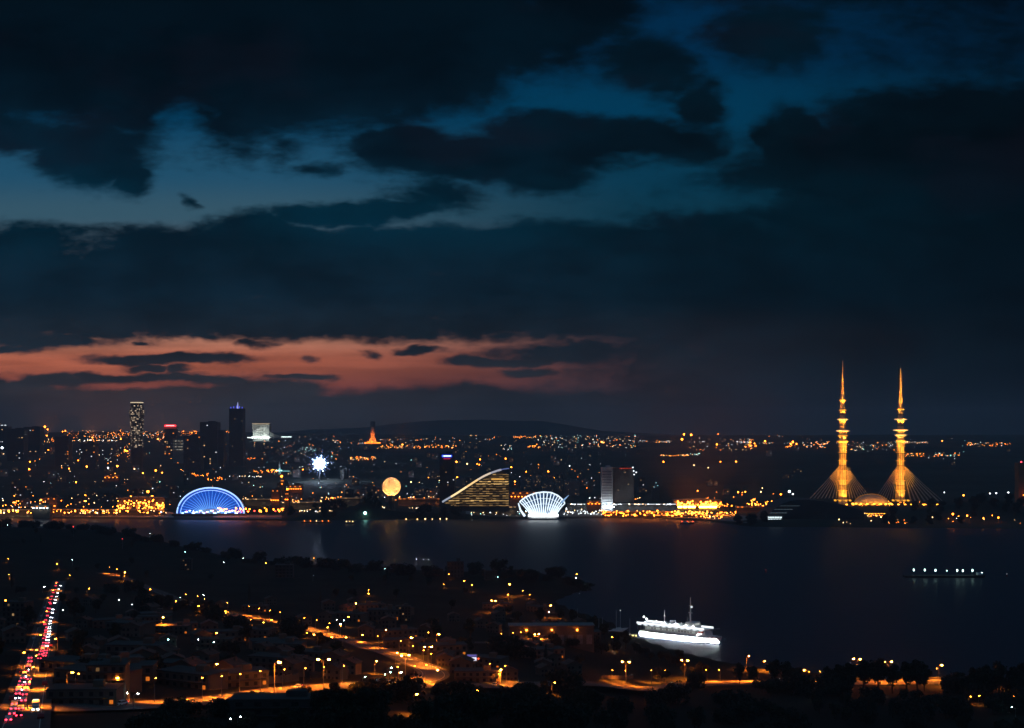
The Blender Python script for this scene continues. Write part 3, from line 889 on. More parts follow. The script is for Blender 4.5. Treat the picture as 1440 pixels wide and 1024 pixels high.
# orange lit obelisk tower
wp = P(524, 623.5); Y = wp[1]; u = Y / F
ot = thing('monument', 'dark tapering monument tower floodlit orange from its base', 'monument', wp, 0)
MB().lathe([(8.5 * u, -8 * u), (8.0 * u, 0), (5.0 * u, 4 * u), (3.3 * u, 10 * u), (2.4 * u, 17 * u), (2.3 * u, 23 * u)], n=18).build('flared_base', M_STONE, ot)
MB().lathe([(3.4 * u, 15 * u), (3.4 * u, 30 * u), (2.6 * u, 31 * u)], (0, 14, 0), n=18).build('shaft', M_DARK, ot)
M_MON = glow('monument_floodlight', (1.0, .2, .01), 10)
for q in (-2.4, -1.57, -.7): spot(ot, (16 * u * math.cos(q), 16 * u * math.sin(q), 1.2 * u), (0, 0, 8 * u), 3.2e5, (1.0, .18, .008), 1.1, 1.0)
for k in range(9):
    q = math.pi + math.pi * (k + .5) / 9; MB().box((10 * u * math.cos(q), 10 * u * math.sin(q), 2), (9, 5, 3)).build('floodlight', M_MON, ot)
# dark tower with blue and red sign
t, wd, h, dp = block('office_tower', 'black slab tower with a blue and red sign at its top', 'office', 618, 639, 637.5, 3300, M_NIGHT)
MB().box((0, -1.5, h - 6.5), (wd * .66, 2.0, 4.6)).build('blue_sign', glow('blue_sign', (.03, .08, 1.0), 3.0), t)
MB().box((wd * .02, -3, h - 6.3), (wd * .5, 1.4, 1.8)).build('white_sign', glow('white_sign', (.6, .75, 1.0), 4.0), t)
MB().box((wd * .0, -1.5, h - 12.5), (wd * .46, 2.0, 3.0)).build('red_sign', glow('sign_red', (.8, .02, .12), .55), t)
facade_windows(t, wd, h, 4, [W_COOL, W_DIM], 20, 8, 4, (2, 1, 2))
# white slab and dark slab
t, wd, h, dp = block('slab_tower', 'pale slab tower floodlit white from its foot', 'tower block', 845.5, 861.5, 657, 3100, mat('pale_panel', (.42, .44, .46), .75, .2, .08))
for k in range(15): MB().box((0, -.4, h * .06 + k * h * .06), (wd * .86, .8, 1.7)).build('window_band', mat('slab_glass', (.12, .13, .15), .3, .2, .3), t)
M_SLF = glow('slab_floodlight', (.85, .95, 1.0), 95)
for k in range(5): MB().box(((k - 1.6) * 5, -16, 13), (3.2, 2, 2)).build('floodlight', M_SLF, t)
t, wd, h, dp = block('slab_tower', 'dark slab tower with red light strip along the roof beside the pale slab', 'tower block', 862, 891, 658, 3130, M_DARK)
for k in range(4): MB().box((-wd * .12 + k * 7, -1, h - 1.2), (5.5, 2, 1.6)).build('roof_light_strip', glow('roof_red', (1.0, .07, .02), .5), t)
for x, y in ((.46, -1), (.5, -9), (.62, -12), (.52, -17)): MB().box((wd * x, -2.5, h - 0 + y + 2), (2.6, 2, 2.4)).build('white_lamp', glow('slab_white_lamp', WHITE, 2.5), t)
facade_windows(t, wd, h, 3, [W_DIM], 14, 6, 14, (2.5, 1, 2))
# tower at the right edge
t, wd, h, dp = block('tower_block', 'brown lit tower block with a red beacon at the right edge', 'tower block', 1432.5, 1452, 651, 3000, mat('brown_render', (.3, .16, .09), .8, .2, .1), roof=False)
MB().ball((-wd * .3, 1, h + 2), 1.7, 8, 5).build('beacon', glow('beacon_red', (1.0, .05, .08), 6), t)
for k in range(3): MB().box(((k - 1) * 9, -14, 40), (2.4, 2, 1.6)).build('floodlight', glow('tower_orange_flood', ORANGE, 10), t)
# teal lit statue like spire
Y = 4300; u = Y / F
st = thing('church_tower', 'slim teal lit tower beside a row of orange lights', 'tower', (at(393, Y)[0], Y, hz(664, Y)), 0)
MB().box((0, 0, 0), (7, 7, 14)).build('base', M_WHITE, st); MB().lathe([(3.2, 7), (2.8, 20), (3.6, 21), (1.6, 26), (.3, 33)], n=10).build('shaft', M_WHITE, st)
M_TEALF = glow('teal_floodlight', (.3, 1.0, .95), 9)
for x in (-7, 0, 7): MB().box((x, -7, 5), (2.5, 2, 2)).build('floodlight', M_TEALF, st)
MB().box((19, 0, 3), (26, 3, 2.2)).build('light_strip', glow('teal_strip', (.3, .85, .9), .7), st)
# white high mast of floodlights
Y = 4300; u = Y / F
fm = thing('floodlight_mast', 'dazzling blue white floodlight on a high mast with added flare arms', 'floodlight', at(449.5, Y), 0)
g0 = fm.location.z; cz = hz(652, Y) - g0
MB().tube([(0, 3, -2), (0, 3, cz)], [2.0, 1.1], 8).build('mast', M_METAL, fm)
M_FM = glow('floodlight_blue_white', (.55, .72, 1.0), 130); M_FLARE_DIM = glow('flare_blue', (.2, .38, 1.0), 2.2); M_FLARE = glow('flare_pale_blue', (.42, .6, 1.0), 14)
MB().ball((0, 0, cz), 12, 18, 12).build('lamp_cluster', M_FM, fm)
for k in range(20):       # added arms of shrinking glow balls, shaped after the light's flare
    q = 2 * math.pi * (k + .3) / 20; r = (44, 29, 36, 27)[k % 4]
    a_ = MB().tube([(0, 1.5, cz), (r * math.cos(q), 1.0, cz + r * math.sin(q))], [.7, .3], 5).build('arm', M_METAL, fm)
    for s_, rad, mm in ((.40, 2.3, M_FLARE), (.56, 1.7, M_FLARE), (.8, 1.1, M_FLARE_DIM), (.97, .8, M_FLARE_DIM)):
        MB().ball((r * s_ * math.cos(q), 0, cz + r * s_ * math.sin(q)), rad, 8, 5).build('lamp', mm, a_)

# crane / lit dark church by the shore
Y = 3500; u = Y / F
ch = thing('church', 'dark church tower with faint teal lights right of the slab towers', 'church', at(922, Y), 0)
g0 = ch.location.z; hh = lambda py: hz(py, Y) - g0
MB().box((0, 6, hh(690) / 2), (20, 14, hh(690))).build('nave', M_DARK, ch); MB().box((0, 4, hh(686) / 2), (8, 8, hh(686))).build('bell_tower', M_DARK, ch)
MB().lathe([(4, hh(686)), (.3, hh(676))], (0, 4, 0), 8).build('steeple', M_METAL, ch)
for x, py in ((-4, 685), (5, 683), (1, 679)): MB().box((x, -1, hh(py)), (2.4, 1.6, 1.6)).build('lamp', glow('church_teal', (.4, .9, 1.0), .8), ch)
# orange lit industrial halls and the silo row
for a, bb, tp, bs, Y, lab, n in ((405, 425, 682, 688, 3500, 'low hall with an orange floodlit roof line right of the silos', 6), (381, 393, 688, 704, 3150, 'orange floodlit silo block near the blue arena', 4), (401, 406, 692, 703, 3120, 'narrow orange lit chimney house right of the silo block', 2),
                              (64, 80, 699, 712, 3000, 'orange floodlit waterfront tower house on the left shore', 4), (825, 845, 704, 709, 3060, 'small orange lit hall at the foot of the pale slab tower', 4), (717, 756, 691, 699, 3080, 'amber lit flat building behind the white shell building', 8), (46, 70, 710, 715, 2930, 'white lit ferry terminal on the left shore', 5),
                              (146, 168, 668, 672, 4300, 'small orange lit depot on the left hillside', 4), (395, 399, 674, 681, 3600, 'little orange lit gatehouse behind the silo block', 1)):
    t, wd, h, dp = block('lit_hall', lab, 'hall', a, bb, tp, Y, M_CREAM, None, 20)
    z = max(1, hz(bs, Y) - t.location.z)
    mm = glow('hall_flood_orange', ORANGE, 11) if 'white' not in lab[:6] else glow('hall_flood_white', WHITE, 10)
    for k in range(n): MB().box((-wd / 2 + (k + .5) * wd / n, -6, z + 1), (2.6, 2, 1.6)).build('floodlight', mm, t)
    for k in range(max(2, n // 2)): MB().box((-wd / 2 + (k + .5) * wd / max(2, n // 2), -.4, h - 4), (wd / n * .5, .8, 2.2)).build('window', W_AMB, t)

# ---- dark grey blocks behind the shell building
for i, (a, bb, tp, Y) in enumerate(((732, 746, 674, 3900), (748, 760, 669, 4000), (762, 778, 678, 3800), (780, 792, 674, 3850), (794, 815, 676, 3700), (640, 652, 672, 4000), (600, 613, 690, 3600), (583, 596, 687, 3700))):
    t, wd, h, dp = block('apartment_block', 'grey apartment block with faint windows behind the waterfront landmarks', 'apartments', a, bb, tp, Y, mat('grey_render', (.22, .2, .2), .8, .3, .05), 'grey apartment blocks behind the waterfront')
    facade_windows(t, wd, h, 7, [W_DIM, glow('window_very_dim', WARM, .12), glow('window_very_dim', WARM, .12)], 7, 6, 30 + i, (2.2, .8, 2))

# ================================================================ city lights and houses of the far shore
def lamp_stock(name, label, cat, color, strength, pole, r, group, base_name='lantern'):
    t = thing(name, label, cat, (0, 0, 0), 0, group)
    MB().tube([(0, 0, -1.5), (0, 0, pole - r * .6)], [.35, .2], 5).build('pole', M_METAL, t)
    MB().ball((0, 0, pole), r, 8, 5).build(base_name, glow('lantern_' + group.replace(' ', '_') + label[:14].replace(' ', '_'), color, strength), t)
    return Stock(t)


FAR = {}
for key, col, s in (('o', ORANGE, 27), ('a', AMBER, 20), ('w', WARM, 10), ('c', WHITE, 7.5), ('t', TEAL, 9), ('r', (1.0, .06, .04), 9)):
    nm = {'o': 'orange', 'a': 'amber', 'w': 'warm white', 'c': 'cold white', 't': 'teal', 'r': 'red'}[key]
    FAR[key] = lamp_stock('street_lamp', nm + ' street lamp among the scattered lights of the far city', 'street lamp', col, s, 9, 1.35, nm + ' street lamps of the far city')
n_far = 0
extra = {k: MB() for k in 'oawctr'}


def far_light(px, py, key, size=1.0, Yf=None):
    global n_far
    x, y, z = P(px, py + 2.0)
    sc = size * ((Yf or y) / 4500.0) ** .55
    if Yf:
        x, y, z = at(px, Yf); zl = max(hz(py, Yf), z + 3)
        if n_far < 125 and size >= 1.0: FAR[key].put((x, y, z), 0, (sc, sc, (zl - z) / 9.0)); n_far += 1
        else: extra[key].ball((x, y, zl), 1.3 * sc, 5, 3)
        return
    if n_far < 125 and (size >= 1.0 or y < 5200):
        FAR[key].put((x, y, z), 0, sc); n_far += 1
    else:
        extra[key].ball((x, y, z + 7 * sc), 1.0 * sc, 5, 3)


def cluster(x0, x1, y0, y1, n, mixs, size=(.6, 1.2), seed=0, Yf=None):
    r = random.Random(seed * 77 + int(x0) + n)
    for i in range(int(n * (1.35 if y1 < 700 else 1.0))):
        px = r.uniform(x0, x1); py = r.uniform(y0, y1)
        far_light(px, py, r.choice(mixs), size[0] + (size[1] - size[0]) * r.random() ** 1.6 * 1.25, Yf)


HAND = [(3, 639, 'c', 3.2), (42, 653, 'o', 1.5), (50, 653, 'o', 1.7), (41, 665, 'o', 1.8), (97, 662, 'a', 1.3), (122, 662, 'a', 2.0), (107, 683, 'a', 1.6), (152, 664, 'c', 2.0), (165, 662, 'a', 2.2), (156, 671, 'a', 1.2), (149, 672, 'a', 1.2), (162, 670, 'a', 1.4),
        (176, 640, 'o', 2.4), (179, 638, 'o', 1.6), (219, 668, 'o', 2.1), (228, 668, 'a', 1.3), (68, 635, 'o', 1.2), (63, 607, 'o', 3.0), (67, 608, 'a', 2.0), (92, 604, 'o', 2.4), (88, 603, 'o', 2), (110, 650, 'o', 1.2), (208, 701, 'o', 2.6), (189, 663, 'w', 1.4), (201, 669, 'a', 1.4),
        (326, 635, 'o', 2.2), (329, 636, 'o', 1.4), (343, 619, 'w', 1.8), (350, 603, 'r', .7), (310, 644, 'o', 1.4), (315, 644, 'o', 1.4), (268, 637, 'a', 1.6), (274, 637, 'a', 2.2), (279, 638, 'o', 1.8), (290, 641, 'c', 1.3), (396, 677, 'o', 2.2), (396, 681, 'o', 1.6), (404, 694, 'o', 1.8), (404, 698, 'a', 1.6), (426, 663, 'o', 1.2), (424, 694, 'c', 1.6),
        (447, 588, 'r', 1.3), (478, 594, 'o', 1.0), (485, 601, 'c', .8), (597, 589, 'o', 1.4), (743, 589, 'r', 1.8), (747, 590, 'o', 1.6), (541, 597, 'w', .8), (642, 655, 'a', 2.0), (657, 656, 'w', 1.5), (643, 675, 'o', 1.4), (619, 660, 'c', 1.0), (618, 678, 'w', 1.0), (578, 681, 'w', 1.2), (675, 650, 'o', 1.6), (674, 656, 'o', 1.2), (671, 655, 'o', 1.2), (711, 649, 'o', 1.6), (719, 661, 'o', 1.5), (724, 681, 'a', 1.4), (740, 666, 'o', 1.2), (771, 667, 'o', 1.5), (801, 658, 'c', 1.2),
        (846, 626, 'a', 2.0), (849, 625, 'a', 1.4), (962, 617, 'o', 2.6), (972, 618, 'o', 2.7), (959, 625, 'o', 2.8), (933, 653, 'o', 1.5), (1035, 653, 'a', 1.5), (976, 657, 'w', 1.2), (996, 660, 'w', 1.1), (1013, 652, 'o', 1.2), (1076, 625, 'o', 2.0), (1115, 628, 'o', 2.5), (1112, 629, 'a', 2.0), (1120, 628, 'a', 1.7), (1008, 629, 'o', 1.8), (1055, 627, 'o', 2.0), (1061, 627, 'o', 1.6), (1038, 697, 'a', 1.5), (1048, 695, 'a', 1.2), (981, 693, 'o', 1.1), (1070, 695, 'w', 1.2), (1072, 689, 'w', 1.0), (1110, 700, 'c', 2.4), (1115, 700, 'c', 1.6), (1098, 700, 'o', 1.5),
        (1093, 609, 'a', .8), (1058, 610, 'a', .8), (1010, 612, 'o', 1.2), (1325, 623, 'o', 1.5), (1355, 702, 'a', 1.6), (1418, 698, 'c', 1.6), (1401, 698, 'c', 1.4), (1392, 698, 'c', 1.3), (1380, 702, 'w', 1.1), (1340, 730, 'o', 1.8), (1348, 730, 'a', 1.1), (1360, 730, 'a', 1.3), (1311, 732, 'w', 1.2), (1383, 733, 'a', 1.2), (1404, 733, 'o', 1.4), (1421, 705, 'c', 1.1), (1239, 731, 'w', 1.2), (1180, 733, 'w', .9), (1328, 695, 'c', 1.0)]
for h in HAND: far_light(*h)
WARMMIX = 'ooaawwc'
for k, a in enumerate([
    (0, 240, 717.5, 722, 90, 'ooaaawwc', (.55, 1.1), 0, 2950), (0, 240, 706, 716, 34, 'ooaaw', (.7, 1.2)), (165, 232, 703, 718, 70, 'oooaa', (.7, 1.6), 0, 3080), (56, 88, 703, 716, 22, 'oaaw', (.7, 1.4), 0, 3060), (40, 90, 705, 716, 22, 'oaawc', (.7, 1.2)), (20, 62, 722, 724, 14, 'oaw', (.5, .9)),
    (0, 30, 698, 716, 10, 'oac', (.8, 1.3)), (90, 170, 698, 706, 12, 'oaw', (.8, 1.2)),
    (306, 400, 714, 720, 44, 'oooar', (.9, 1.6), 0, 2960), (252, 300, 717, 721, 12, 'cctr', (.7, 1.1), 0, 2960), (340, 392, 702, 704, 26, 'awwo', (.7, 1.0)), (380, 480, 704, 708, 40, 'ooaawc', (.6, 1.1)), (400, 478, 700, 712, 20, 'oaaw', (.7, 1.1)), (420, 470, 717, 723, 22, 'wccw', (.6, 1.0)),
    (458, 506, 699.5, 702.5, 34, 'awwa', (.6, .9)), (535, 640, 699, 704, 44, 'oaawc', (.6, 1.1)), (538, 552, 713, 714.5, 8, 'wc', (.6, .9)), (576, 590, 714, 715.5, 8, 'wc', (.6, .9)), (610, 660, 703, 706, 14, 'wca', (.6, 1)), (640, 660, 712, 716, 9, 'oaw', (.6, 1)),
    (660, 740, 715, 725, 60, 'ccwct', (.6, 1.2)), (790, 846, 717, 725, 56, 'ccwc', (.6, 1.2)), (800, 952, 710.5, 712.5, 60, 'cccw', (.5, .8)), (845, 1000, 718, 726, 90, 'oooaa', (.7, 1.4), 0, 2935), (800, 950, 708.5, 710.5, 40, 'ccw', (.5, .8), 0, 3080), (828, 862, 701, 702.5, 14, 'c', (.6, .9)), (876, 900, 701, 703, 6, 'wo', (.6, 1)),
    (953, 976, 710.5, 715, 30, 'oaaa', (1.2, 2.2)), (984, 1008, 710.5, 715, 30, 'oaaa', (1.2, 2.2)), (900, 1035, 722.5, 726, 70, 'oaaa', (.8, 1.4)), (1010, 1030, 709, 715, 14, 'oa', (.8, 1.3)), (1035, 1085, 711, 716, 30, 'ooaa', (.8, 1.5)), (1050, 1090, 706, 711, 16, 'ooa', (.8, 1.2)), (985, 1018, 727.5, 730, 20, 'oaw', (.7, 1.2)),
    (100, 165, 618.5, 620.5, 34, 'wccwa', (.6, 1.1)), (60, 90, 616, 622, 20, 'oaaw', (.6, 1.1)), (90, 260, 605, 616, 110, 'ooaawwc', (.45, .9)), (150, 182, 608, 614, 16, 'ooa', (.6, 1.0)), (205, 240, 600, 622, 30, 'oawwc', (.4, .8)), (255, 282, 602, 610, 24, 'ooaa', (.5, 1.0)), (306, 322, 603, 608, 12, 'oaa', (.5, .9)),
    (165, 185, 622, 645, 14, 'oaac', (.6, 1.0)), (90, 165, 630, 650, 22, 'ccwt', (.5, .9)), (0, 230, 625, 700, 60, 'oawwcct', (.4, .9)), (240, 265, 643, 645.5, 14, 'oaa', (.6, 1.0)), (330, 360, 643, 646, 14, 'oor', (.5, .9)), (270, 295, 666, 670, 10, 'oaa', (.6, .9)), (292, 314, 672, 676, 10, 'ooa', (.6, .9)),
    (240, 270, 630, 636, 10, 'wca', (.5, .9)), (322, 368, 669.5, 670.8, 24, 'cwc', (.5, .8)), (357, 394, 661, 665, 20, 'oaa', (.6, 1.1)), (405, 426, 683, 688, 12, 'oaa', (.7, 1.1)), (230, 480, 645, 700, 60, 'oawcct', (.35, .8)), (345, 480, 612, 640, 40, 'oawcc', (.35, .8)), (420, 445, 629, 634, 12, 'ct', (.5, .8)), (375, 410, 600, 606, 8, 'oo', (.4, .7)),
    (530, 642, 626.5, 630.5, 60, 'aaawo', (.5, 1.0)), (492, 530, 643, 647, 26, 'oaaw', (.5, 1.1)), (460, 555, 617, 624, 26, 'oawc', (.4, .9)), (555, 700, 614, 625, 30, 'oawcc', (.4, .8)), (460, 620, 640, 700, 46, 'oawcct', (.35, .8)), (640, 845, 632, 690, 34, 'oawc', (.35, .8)), (662, 674, 606, 614, 8, 'oaw', (.6, 1.0)),
    (722, 755, 613, 616, 20, 'oaaw', (.5, .9)), (742, 760, 626, 629.5, 12, 'oaa', (.6, 1.0)), (755, 895, 612, 630, 130, 'oawwccct', (.45, .95)), (700, 720, 624, 633, 12, 'cwt', (.5, .8)), (895, 945, 619, 622.5, 26, 'wcca', (.4, .8)), (928, 968, 639.5, 641, 22, 'aaw', (.5, .9)), (964, 985, 637, 640, 9, 'wct', (.6, .9)), (970, 1060, 616, 633, 40, 'oawwc', (.45, .9)), (1040, 1058, 621, 623, 14, 'c', (.6, .9)), (1045, 1064, 626, 629, 14, 'oo', (.7, 1.1)),
    (1060, 1185, 621, 624, 24, 'wca', (.4, .8)), (1105, 1122, 626, 630, 14, 'oaa', (.7, 1.1)), (1130, 1165, 623, 630, 22, 'oac', (.5, .9)), (1185, 1265, 620, 634, 50, 'oawccct', (.4, .9)), (1272, 1305, 621, 623, 26, 'cwca', (.5, .8)), (1270, 1300, 638, 642, 16, 'oaw', (.5, .9)), (1310, 1350, 637, 642, 18, 'oact', (.5, .9)), (1360, 1425, 622, 627, 34, 'oaawc', (.45, .9)), (1265, 1360, 615, 645, 14, 'ct', (.35, .7)), (1075, 1130, 608, 615, 8, 'aoc', (.4, .7)),
    (985, 1090, 690, 702, 10, 'oa', (.5, .9)), (1200, 1242, 722.5, 727, 26, 'aaow', (.6, 1.0)), (1200, 1320, 706, 712, 20, 'aao', (.5, .9)), (1180, 1290, 731, 738, 12, 'wo', (.5, .9)), (1320, 1440, 726, 736, 10, 'oawc', (.5, .9))]):
    cluster(*a[:7], seed=k, Yf=a[8] if len(a) > 8 else None)
for key, nm in (('o', 'orange'), ('a', 'amber'), ('w', 'warm'), ('c', 'cold white'), ('t', 'teal'), ('r', 'red')):
    if extra[key].v:
        o = extra[key].build('city_lights', MATS[[m_ for m_ in MATS if m_.startswith('lantern_' + {'o': 'orange', 'a': 'amber', 'w': 'warm', 'c': 'cold', 't': 'teal', 'r': 'red'}[key])][0]])
        o['kind'] = 'stuff'; o['label'] = 'tiny %s lights of the far city beyond the nearer lamps' % nm; o['category'] = 'city lights'

# long low sheds along the water with strips of lamps under their eaves
for i, (a_, b_, py, Y, col, s_, lab) in enumerate(((2, 60, 717.5, 2990, WARM, 1.5, 'long quay shed at the far left with a warm lamp strip'), (62, 140, 717, 2985, AMBER, 2.0, 'longest amber lit quay shed of the left shore'), (142, 232, 717.5, 2990, AMBER, 1.8, 'amber lit quay shed left of the blue arena'), (344, 386, 702.5, 3300, WARM, 2.2, 'bright warm lit platform roof right of the blue arena'),
        (396, 478, 707, 3180, WARM, 1.6, 'long warm lit station roof above the wooded headland'), (476, 506, 701, 3330, WARM, 1.8, 'short warm lit roof left of the dark wooded knoll'), (560, 640, 702, 3330, AMBER, 1.2, 'amber lit shed behind the headland under the black slab tower'), (668, 726, 713.5, 3010, WARM, 1.0, 'warm lit promenade deck left of the white shell building'),
        (798, 952, 709.5, 3120, WHITE, 1.6, 'very long white lit canopy right of the shell building'), (846, 952, 720.5, 2990, ORANGE, 3.2, 'orange lit quay shed below the dark slab tower'), (905, 1032, 725, 2940, AMBER, 2.6, 'orange lit outer quay of the harbour yard'), (1036, 1086, 713.5, 3060, ORANGE, 2.6, 'orange lit shed left of the arched hall'))):
    wd = (b_ - a_) / F * Y
    t = thing('quay_shed', lab, 'shed', at((a_ + b_) / 2, Y), 0); z = max(2.5, hz(py, Y) - t.location.z)
    MB().box((0, 7, z / 2 - 2 + .5), (wd, 12, z + 4.0)).build('wall', M_DARK, t); MB().box((0, 4, z + 1.8), (wd + 3, 20, .7)).build('roof', M_METAL, t)
    MB().box((0, -3, z + .6), (wd * .98, 1.4, 1.3)).build('lamp_strip', room_glow('strip_%d' % i, col, s_ * 1.5, (5.0, 60, 60), .72, .15), t)
    for k in range(max(2, int(wd / 16))): spot(t, (-wd / 2 + (k + .5) * wd / max(2, int(wd / 16)), -4, z + .2), (-wd / 2 + (k + .5) * wd / max(2, int(wd / 16)), -9, -4), 5000, col, 2.4, .4, .6, 'eave_lamp')
for a_, b_, py, Y, lab, n_ in ((947, 1014, 703, 3290, 'wide added wall floodlit deep orange as glow behind the harbour masts', 7), (166, 232, 700, 3150, 'added wall floodlit orange as glow on the left shore before the hillside', 6), (58, 84, 701, 3120, 'smaller added wall floodlit orange as glow at the far left shore', 3)):  # walls added to catch orange light and imitate glow in the air
    wd = (b_ - a_) / F * Y; t = thing('glow_wall', lab, 'glow_wall', at((a_ + b_) / 2, Y), 0); h = hz(py, Y) - t.location.z
    MB().box((0, 15, h / 2 - 2), (wd, 30, h + 4)).build('wall', M_DARK, t); MB().prism([(-wd / 2 - 1, h), (wd / 2 + 1, h), (0, h + 3)], -1, 31).build('roof', M_METAL, t)
    for k in range(n_):
        x = -wd / 2 + (k + .5) * wd / n_
        MB().box((x, -.3, h * .3), (wd / n_ * .5, .6, h * .5)).build('door', M_METAL, t); MB().box((x, -9, 2.6), (2.4, 1.6, 1.4)).build('floodlight', glow('glow_wall_flood', ORANGE, 20), t)  # doors and floodlights of the added glow walls
        spot(t, (x, -7, 2.4), (x, 0, h * .4), (50000, 16000, 36000)[k % 3], ORANGE, 1.4, .4)

# teal harbour beacon, bright floodlight rigs of the container yard
t = thing('harbour_beacon', 'teal white beacon lamp below the dark wooded knoll', 'beacon', P(513.5, 727), 0)
MB().tube([(0, 0, -1), (0, 0, 5)], [1.0, .6], 6).build('pole', M_METAL, t); MB().ball((0, 0, 6), 3.0, 10, 6).build('lantern', glow('beacon_teal', (.35, 1.0, .9), 12), t)
M_YARD = glow('yard_floodlight', (1.0, .40, .05), 48)
for i, px in enumerate((956, 963, 970, 975, 986, 992, 999, 1005)):
    t = thing('floodlight_mast', 'glaring orange floodlight mast in the harbour yard', 'floodlight', at(px, 3180), 0, 'glaring orange masts of the harbour yard')
    u = 3180 / F; z = hz(713, 3180) - t.location.z
    MB().tube([(0, 0, -1), (0, 0, z)], [.8, .5], 6).build('mast', M_METAL, t); MB().box((0, -1, z), (9, 2, 4)).build('lamp_bar', M_YARD, t); MB().box((0, 2, z + .4), (10, 1.2, 4.6)).build('reflector', M_METAL, t); spot(t, (0, 0, z + 3.2), (0, 3, z + 30), 5.5e5, (1.0, .2, .015), 2.4, .8, 1.0, 'haze_glow_beam')  # upward beam added to make the haze glow over the yard

for px, py, w_, col, lab in ((20, 712, 1.2e5, ORANGE, 'added amber glow mast nearest the left edge of the far shore'), (72, 706, 2.0e5, ORANGE, 'added amber glow mast beside the tower house of the left shore'), (120, 710, 1.2e5, ORANGE, 'added amber glow mast between the tower house and the orange wall'), (185, 703, 3e5, ORANGE, 'added amber glow mast behind the left end of the orange wall'), (214, 703, 3e5, ORANGE, 'added amber glow mast behind the right end of the orange wall'), (352, 708, 2e5, ORANGE, 'added amber glow mast right of the blue arena'), (410, 700, 1.2e5, ORANGE, 'added amber glow mast by the silos'),
                             (66, 615, 2.0e6, AMBER, 'added amber glow mast on the far left hilltop'), (130, 618, 2.6e6, AMBER, 'added amber glow mast among the bright white hilltop lights'), (170, 620, 2.0e6, AMBER, 'added amber glow mast just left of the round tower'), (222, 620, 2.0e6, AMBER, 'added amber glow mast left of the red sign hotel'), (268, 622, 1.6e6, AMBER, 'added amber glow mast right of the red sign hotel'), (880, 716, 1.5e5, ORANGE, 'added amber glow mast below the dark slab tower'), (1060, 708, 2e5, ORANGE, 'added amber glow mast left of the arched hall'), (566, 628, 6e5, AMBER, 'added amber glow mast on the lit ridge road right of the monument')):
    x, y, z = P(px, py + 3); t = thing('floodlight_mast', lab, 'floodlight', (x, y, z), 0, 'added amber glow masts of the far city'); k_ = (y / 3500) ** .5  # glow masts added to make the haze glow
    MB().tube([(0, 0, -1), (0, 0, 14 * k_)], [.7, .4], 6).build('mast', M_METAL, t); MB().box((0, -1, 14 * k_), (5 * k_, 1.6, 2 * k_)).build('lamp_bar', glow('glow_mast_amber', AMBER, 22), t)  # mast and lamp bar of the added glow masts
    spot(t, (0, 0, 16 * k_), (0, 2, 60), w_ * 2.2, (1.0, .24, .03), 2.5, .8, 1.0, 'haze_glow_beam')  # masts and upward beams added to make the haze glow over the city

# far houses: four kinds, each window its own part
HK = []
for i, (w_, d_, h_, wins) in enumerate(((16, 14, 13, [(-.25, .3, W_DIM), (.2, .65, W_WARM)]), (22, 14, 22, [(-.3, .7, W_AMB), (.1, .25, W_DIM), (.33, .5, W_COOL)]), (30, 16, 17, [(-.35, .35, W_DIM), (0, .7, W_DIM), (.3, .4, W_WARM)]), (14, 14, 30, [(-.2, .8, W_DIM), (.2, .45, W_COOL)]))):
    t = thing('house', ['small dark house with two faint windows on the far hillside', 'mid height dark block with three lit windows on the far hillside', 'broad dark block with three dim windows on the far hillside', 'narrow dark tower house with two lit windows on the far hillside'][i], 'house', (0, 0, 0), 0,
              ['small houses of the far city', 'mid height blocks of the far city', 'broad blocks of the far city', 'narrow tower houses of the far city'][i])
    MB().box((0, 0, h_ / 2 - 3), (w_, d_, h_ + 6)).build('wall', (M_DARK, mat('grey_render', (.22, .2, .2), .8, .3, .05), M_DARK, M_CONC)[i], t)
    if i == 0: MB().prism([(-w_ / 2 - .6, h_), (w_ / 2 + .6, h_), (0, h_ + 4.5)], -d_ / 2 - .5, d_ / 2 + .5).build('roof', M_TILE, t)
    else: MB().box((w_ * .15, 0, h_ + 1.2), (w_ * .35, d_ * .4, 2.4)).build('roof_hut', M_DARK, t)
    for fx, fz, mm in wins: MB().box((fx * w_, -d_ / 2 - .1, fz * h_), (2.1, .5, 1.6)).build('window', mm, t)
    HK.append(Stock(t))
r = random.Random(5)
n = 0
while n < 170:
    px = r.uniform(-20, 1460); py = r.uniform(616, 716)
    if r.random() < (.35 if px > 860 else 0) or (640 < py < 700 and px > 930 and r.random() < .75): continue
    x, y, z = P(px, py)
    if y < 2990 or (px > 1040 and y < 3500): continue
    HK[r.choice((0, 0, 0, 1, 1, 2, 3))].put((x, y, z), r.uniform(-.3, .3), r.uniform(.8, 1.25)); n += 1

# ================================================================ trees
def leaf_crown(seed, h, spread, n, leaf, lobes, low=.42):
    r = random.Random(seed); b = MB(); cs = []
    for i in range(lobes):
        a = r.uniform(0, 6.28); q = spread * r.uniform(.1, .62)
        cs.append((q * math.cos(a), q * math.sin(a), h * r.uniform(low, .88), spread * r.uniform(.26, .5)))
    for i in range(n):
        c = r.choice(cs)
        v = Vector((r.gauss(0, 1), r.gauss(0, 1), r.gauss(0, .8))); v.normalize(); v *= c[3] * r.uniform(.45, 1.08)
        p = Vector(c[:3]) + v
        s = leaf * r.uniform(.6, 1.4)
        u1 = Vector((r.gauss(0, 1), r.gauss(0, 1), r.gauss(0, 1))).normalized(); u2 = u1.cross(Vector((r.gauss(0, 1), r.gauss(0, 1), r.gauss(0, 1)))).normalized()
        b.add([p - u1 * s, p + u2 * s * .6, p + u1 * s, p - u2 * s * .6], [(0, 1, 2, 3)])
    return b


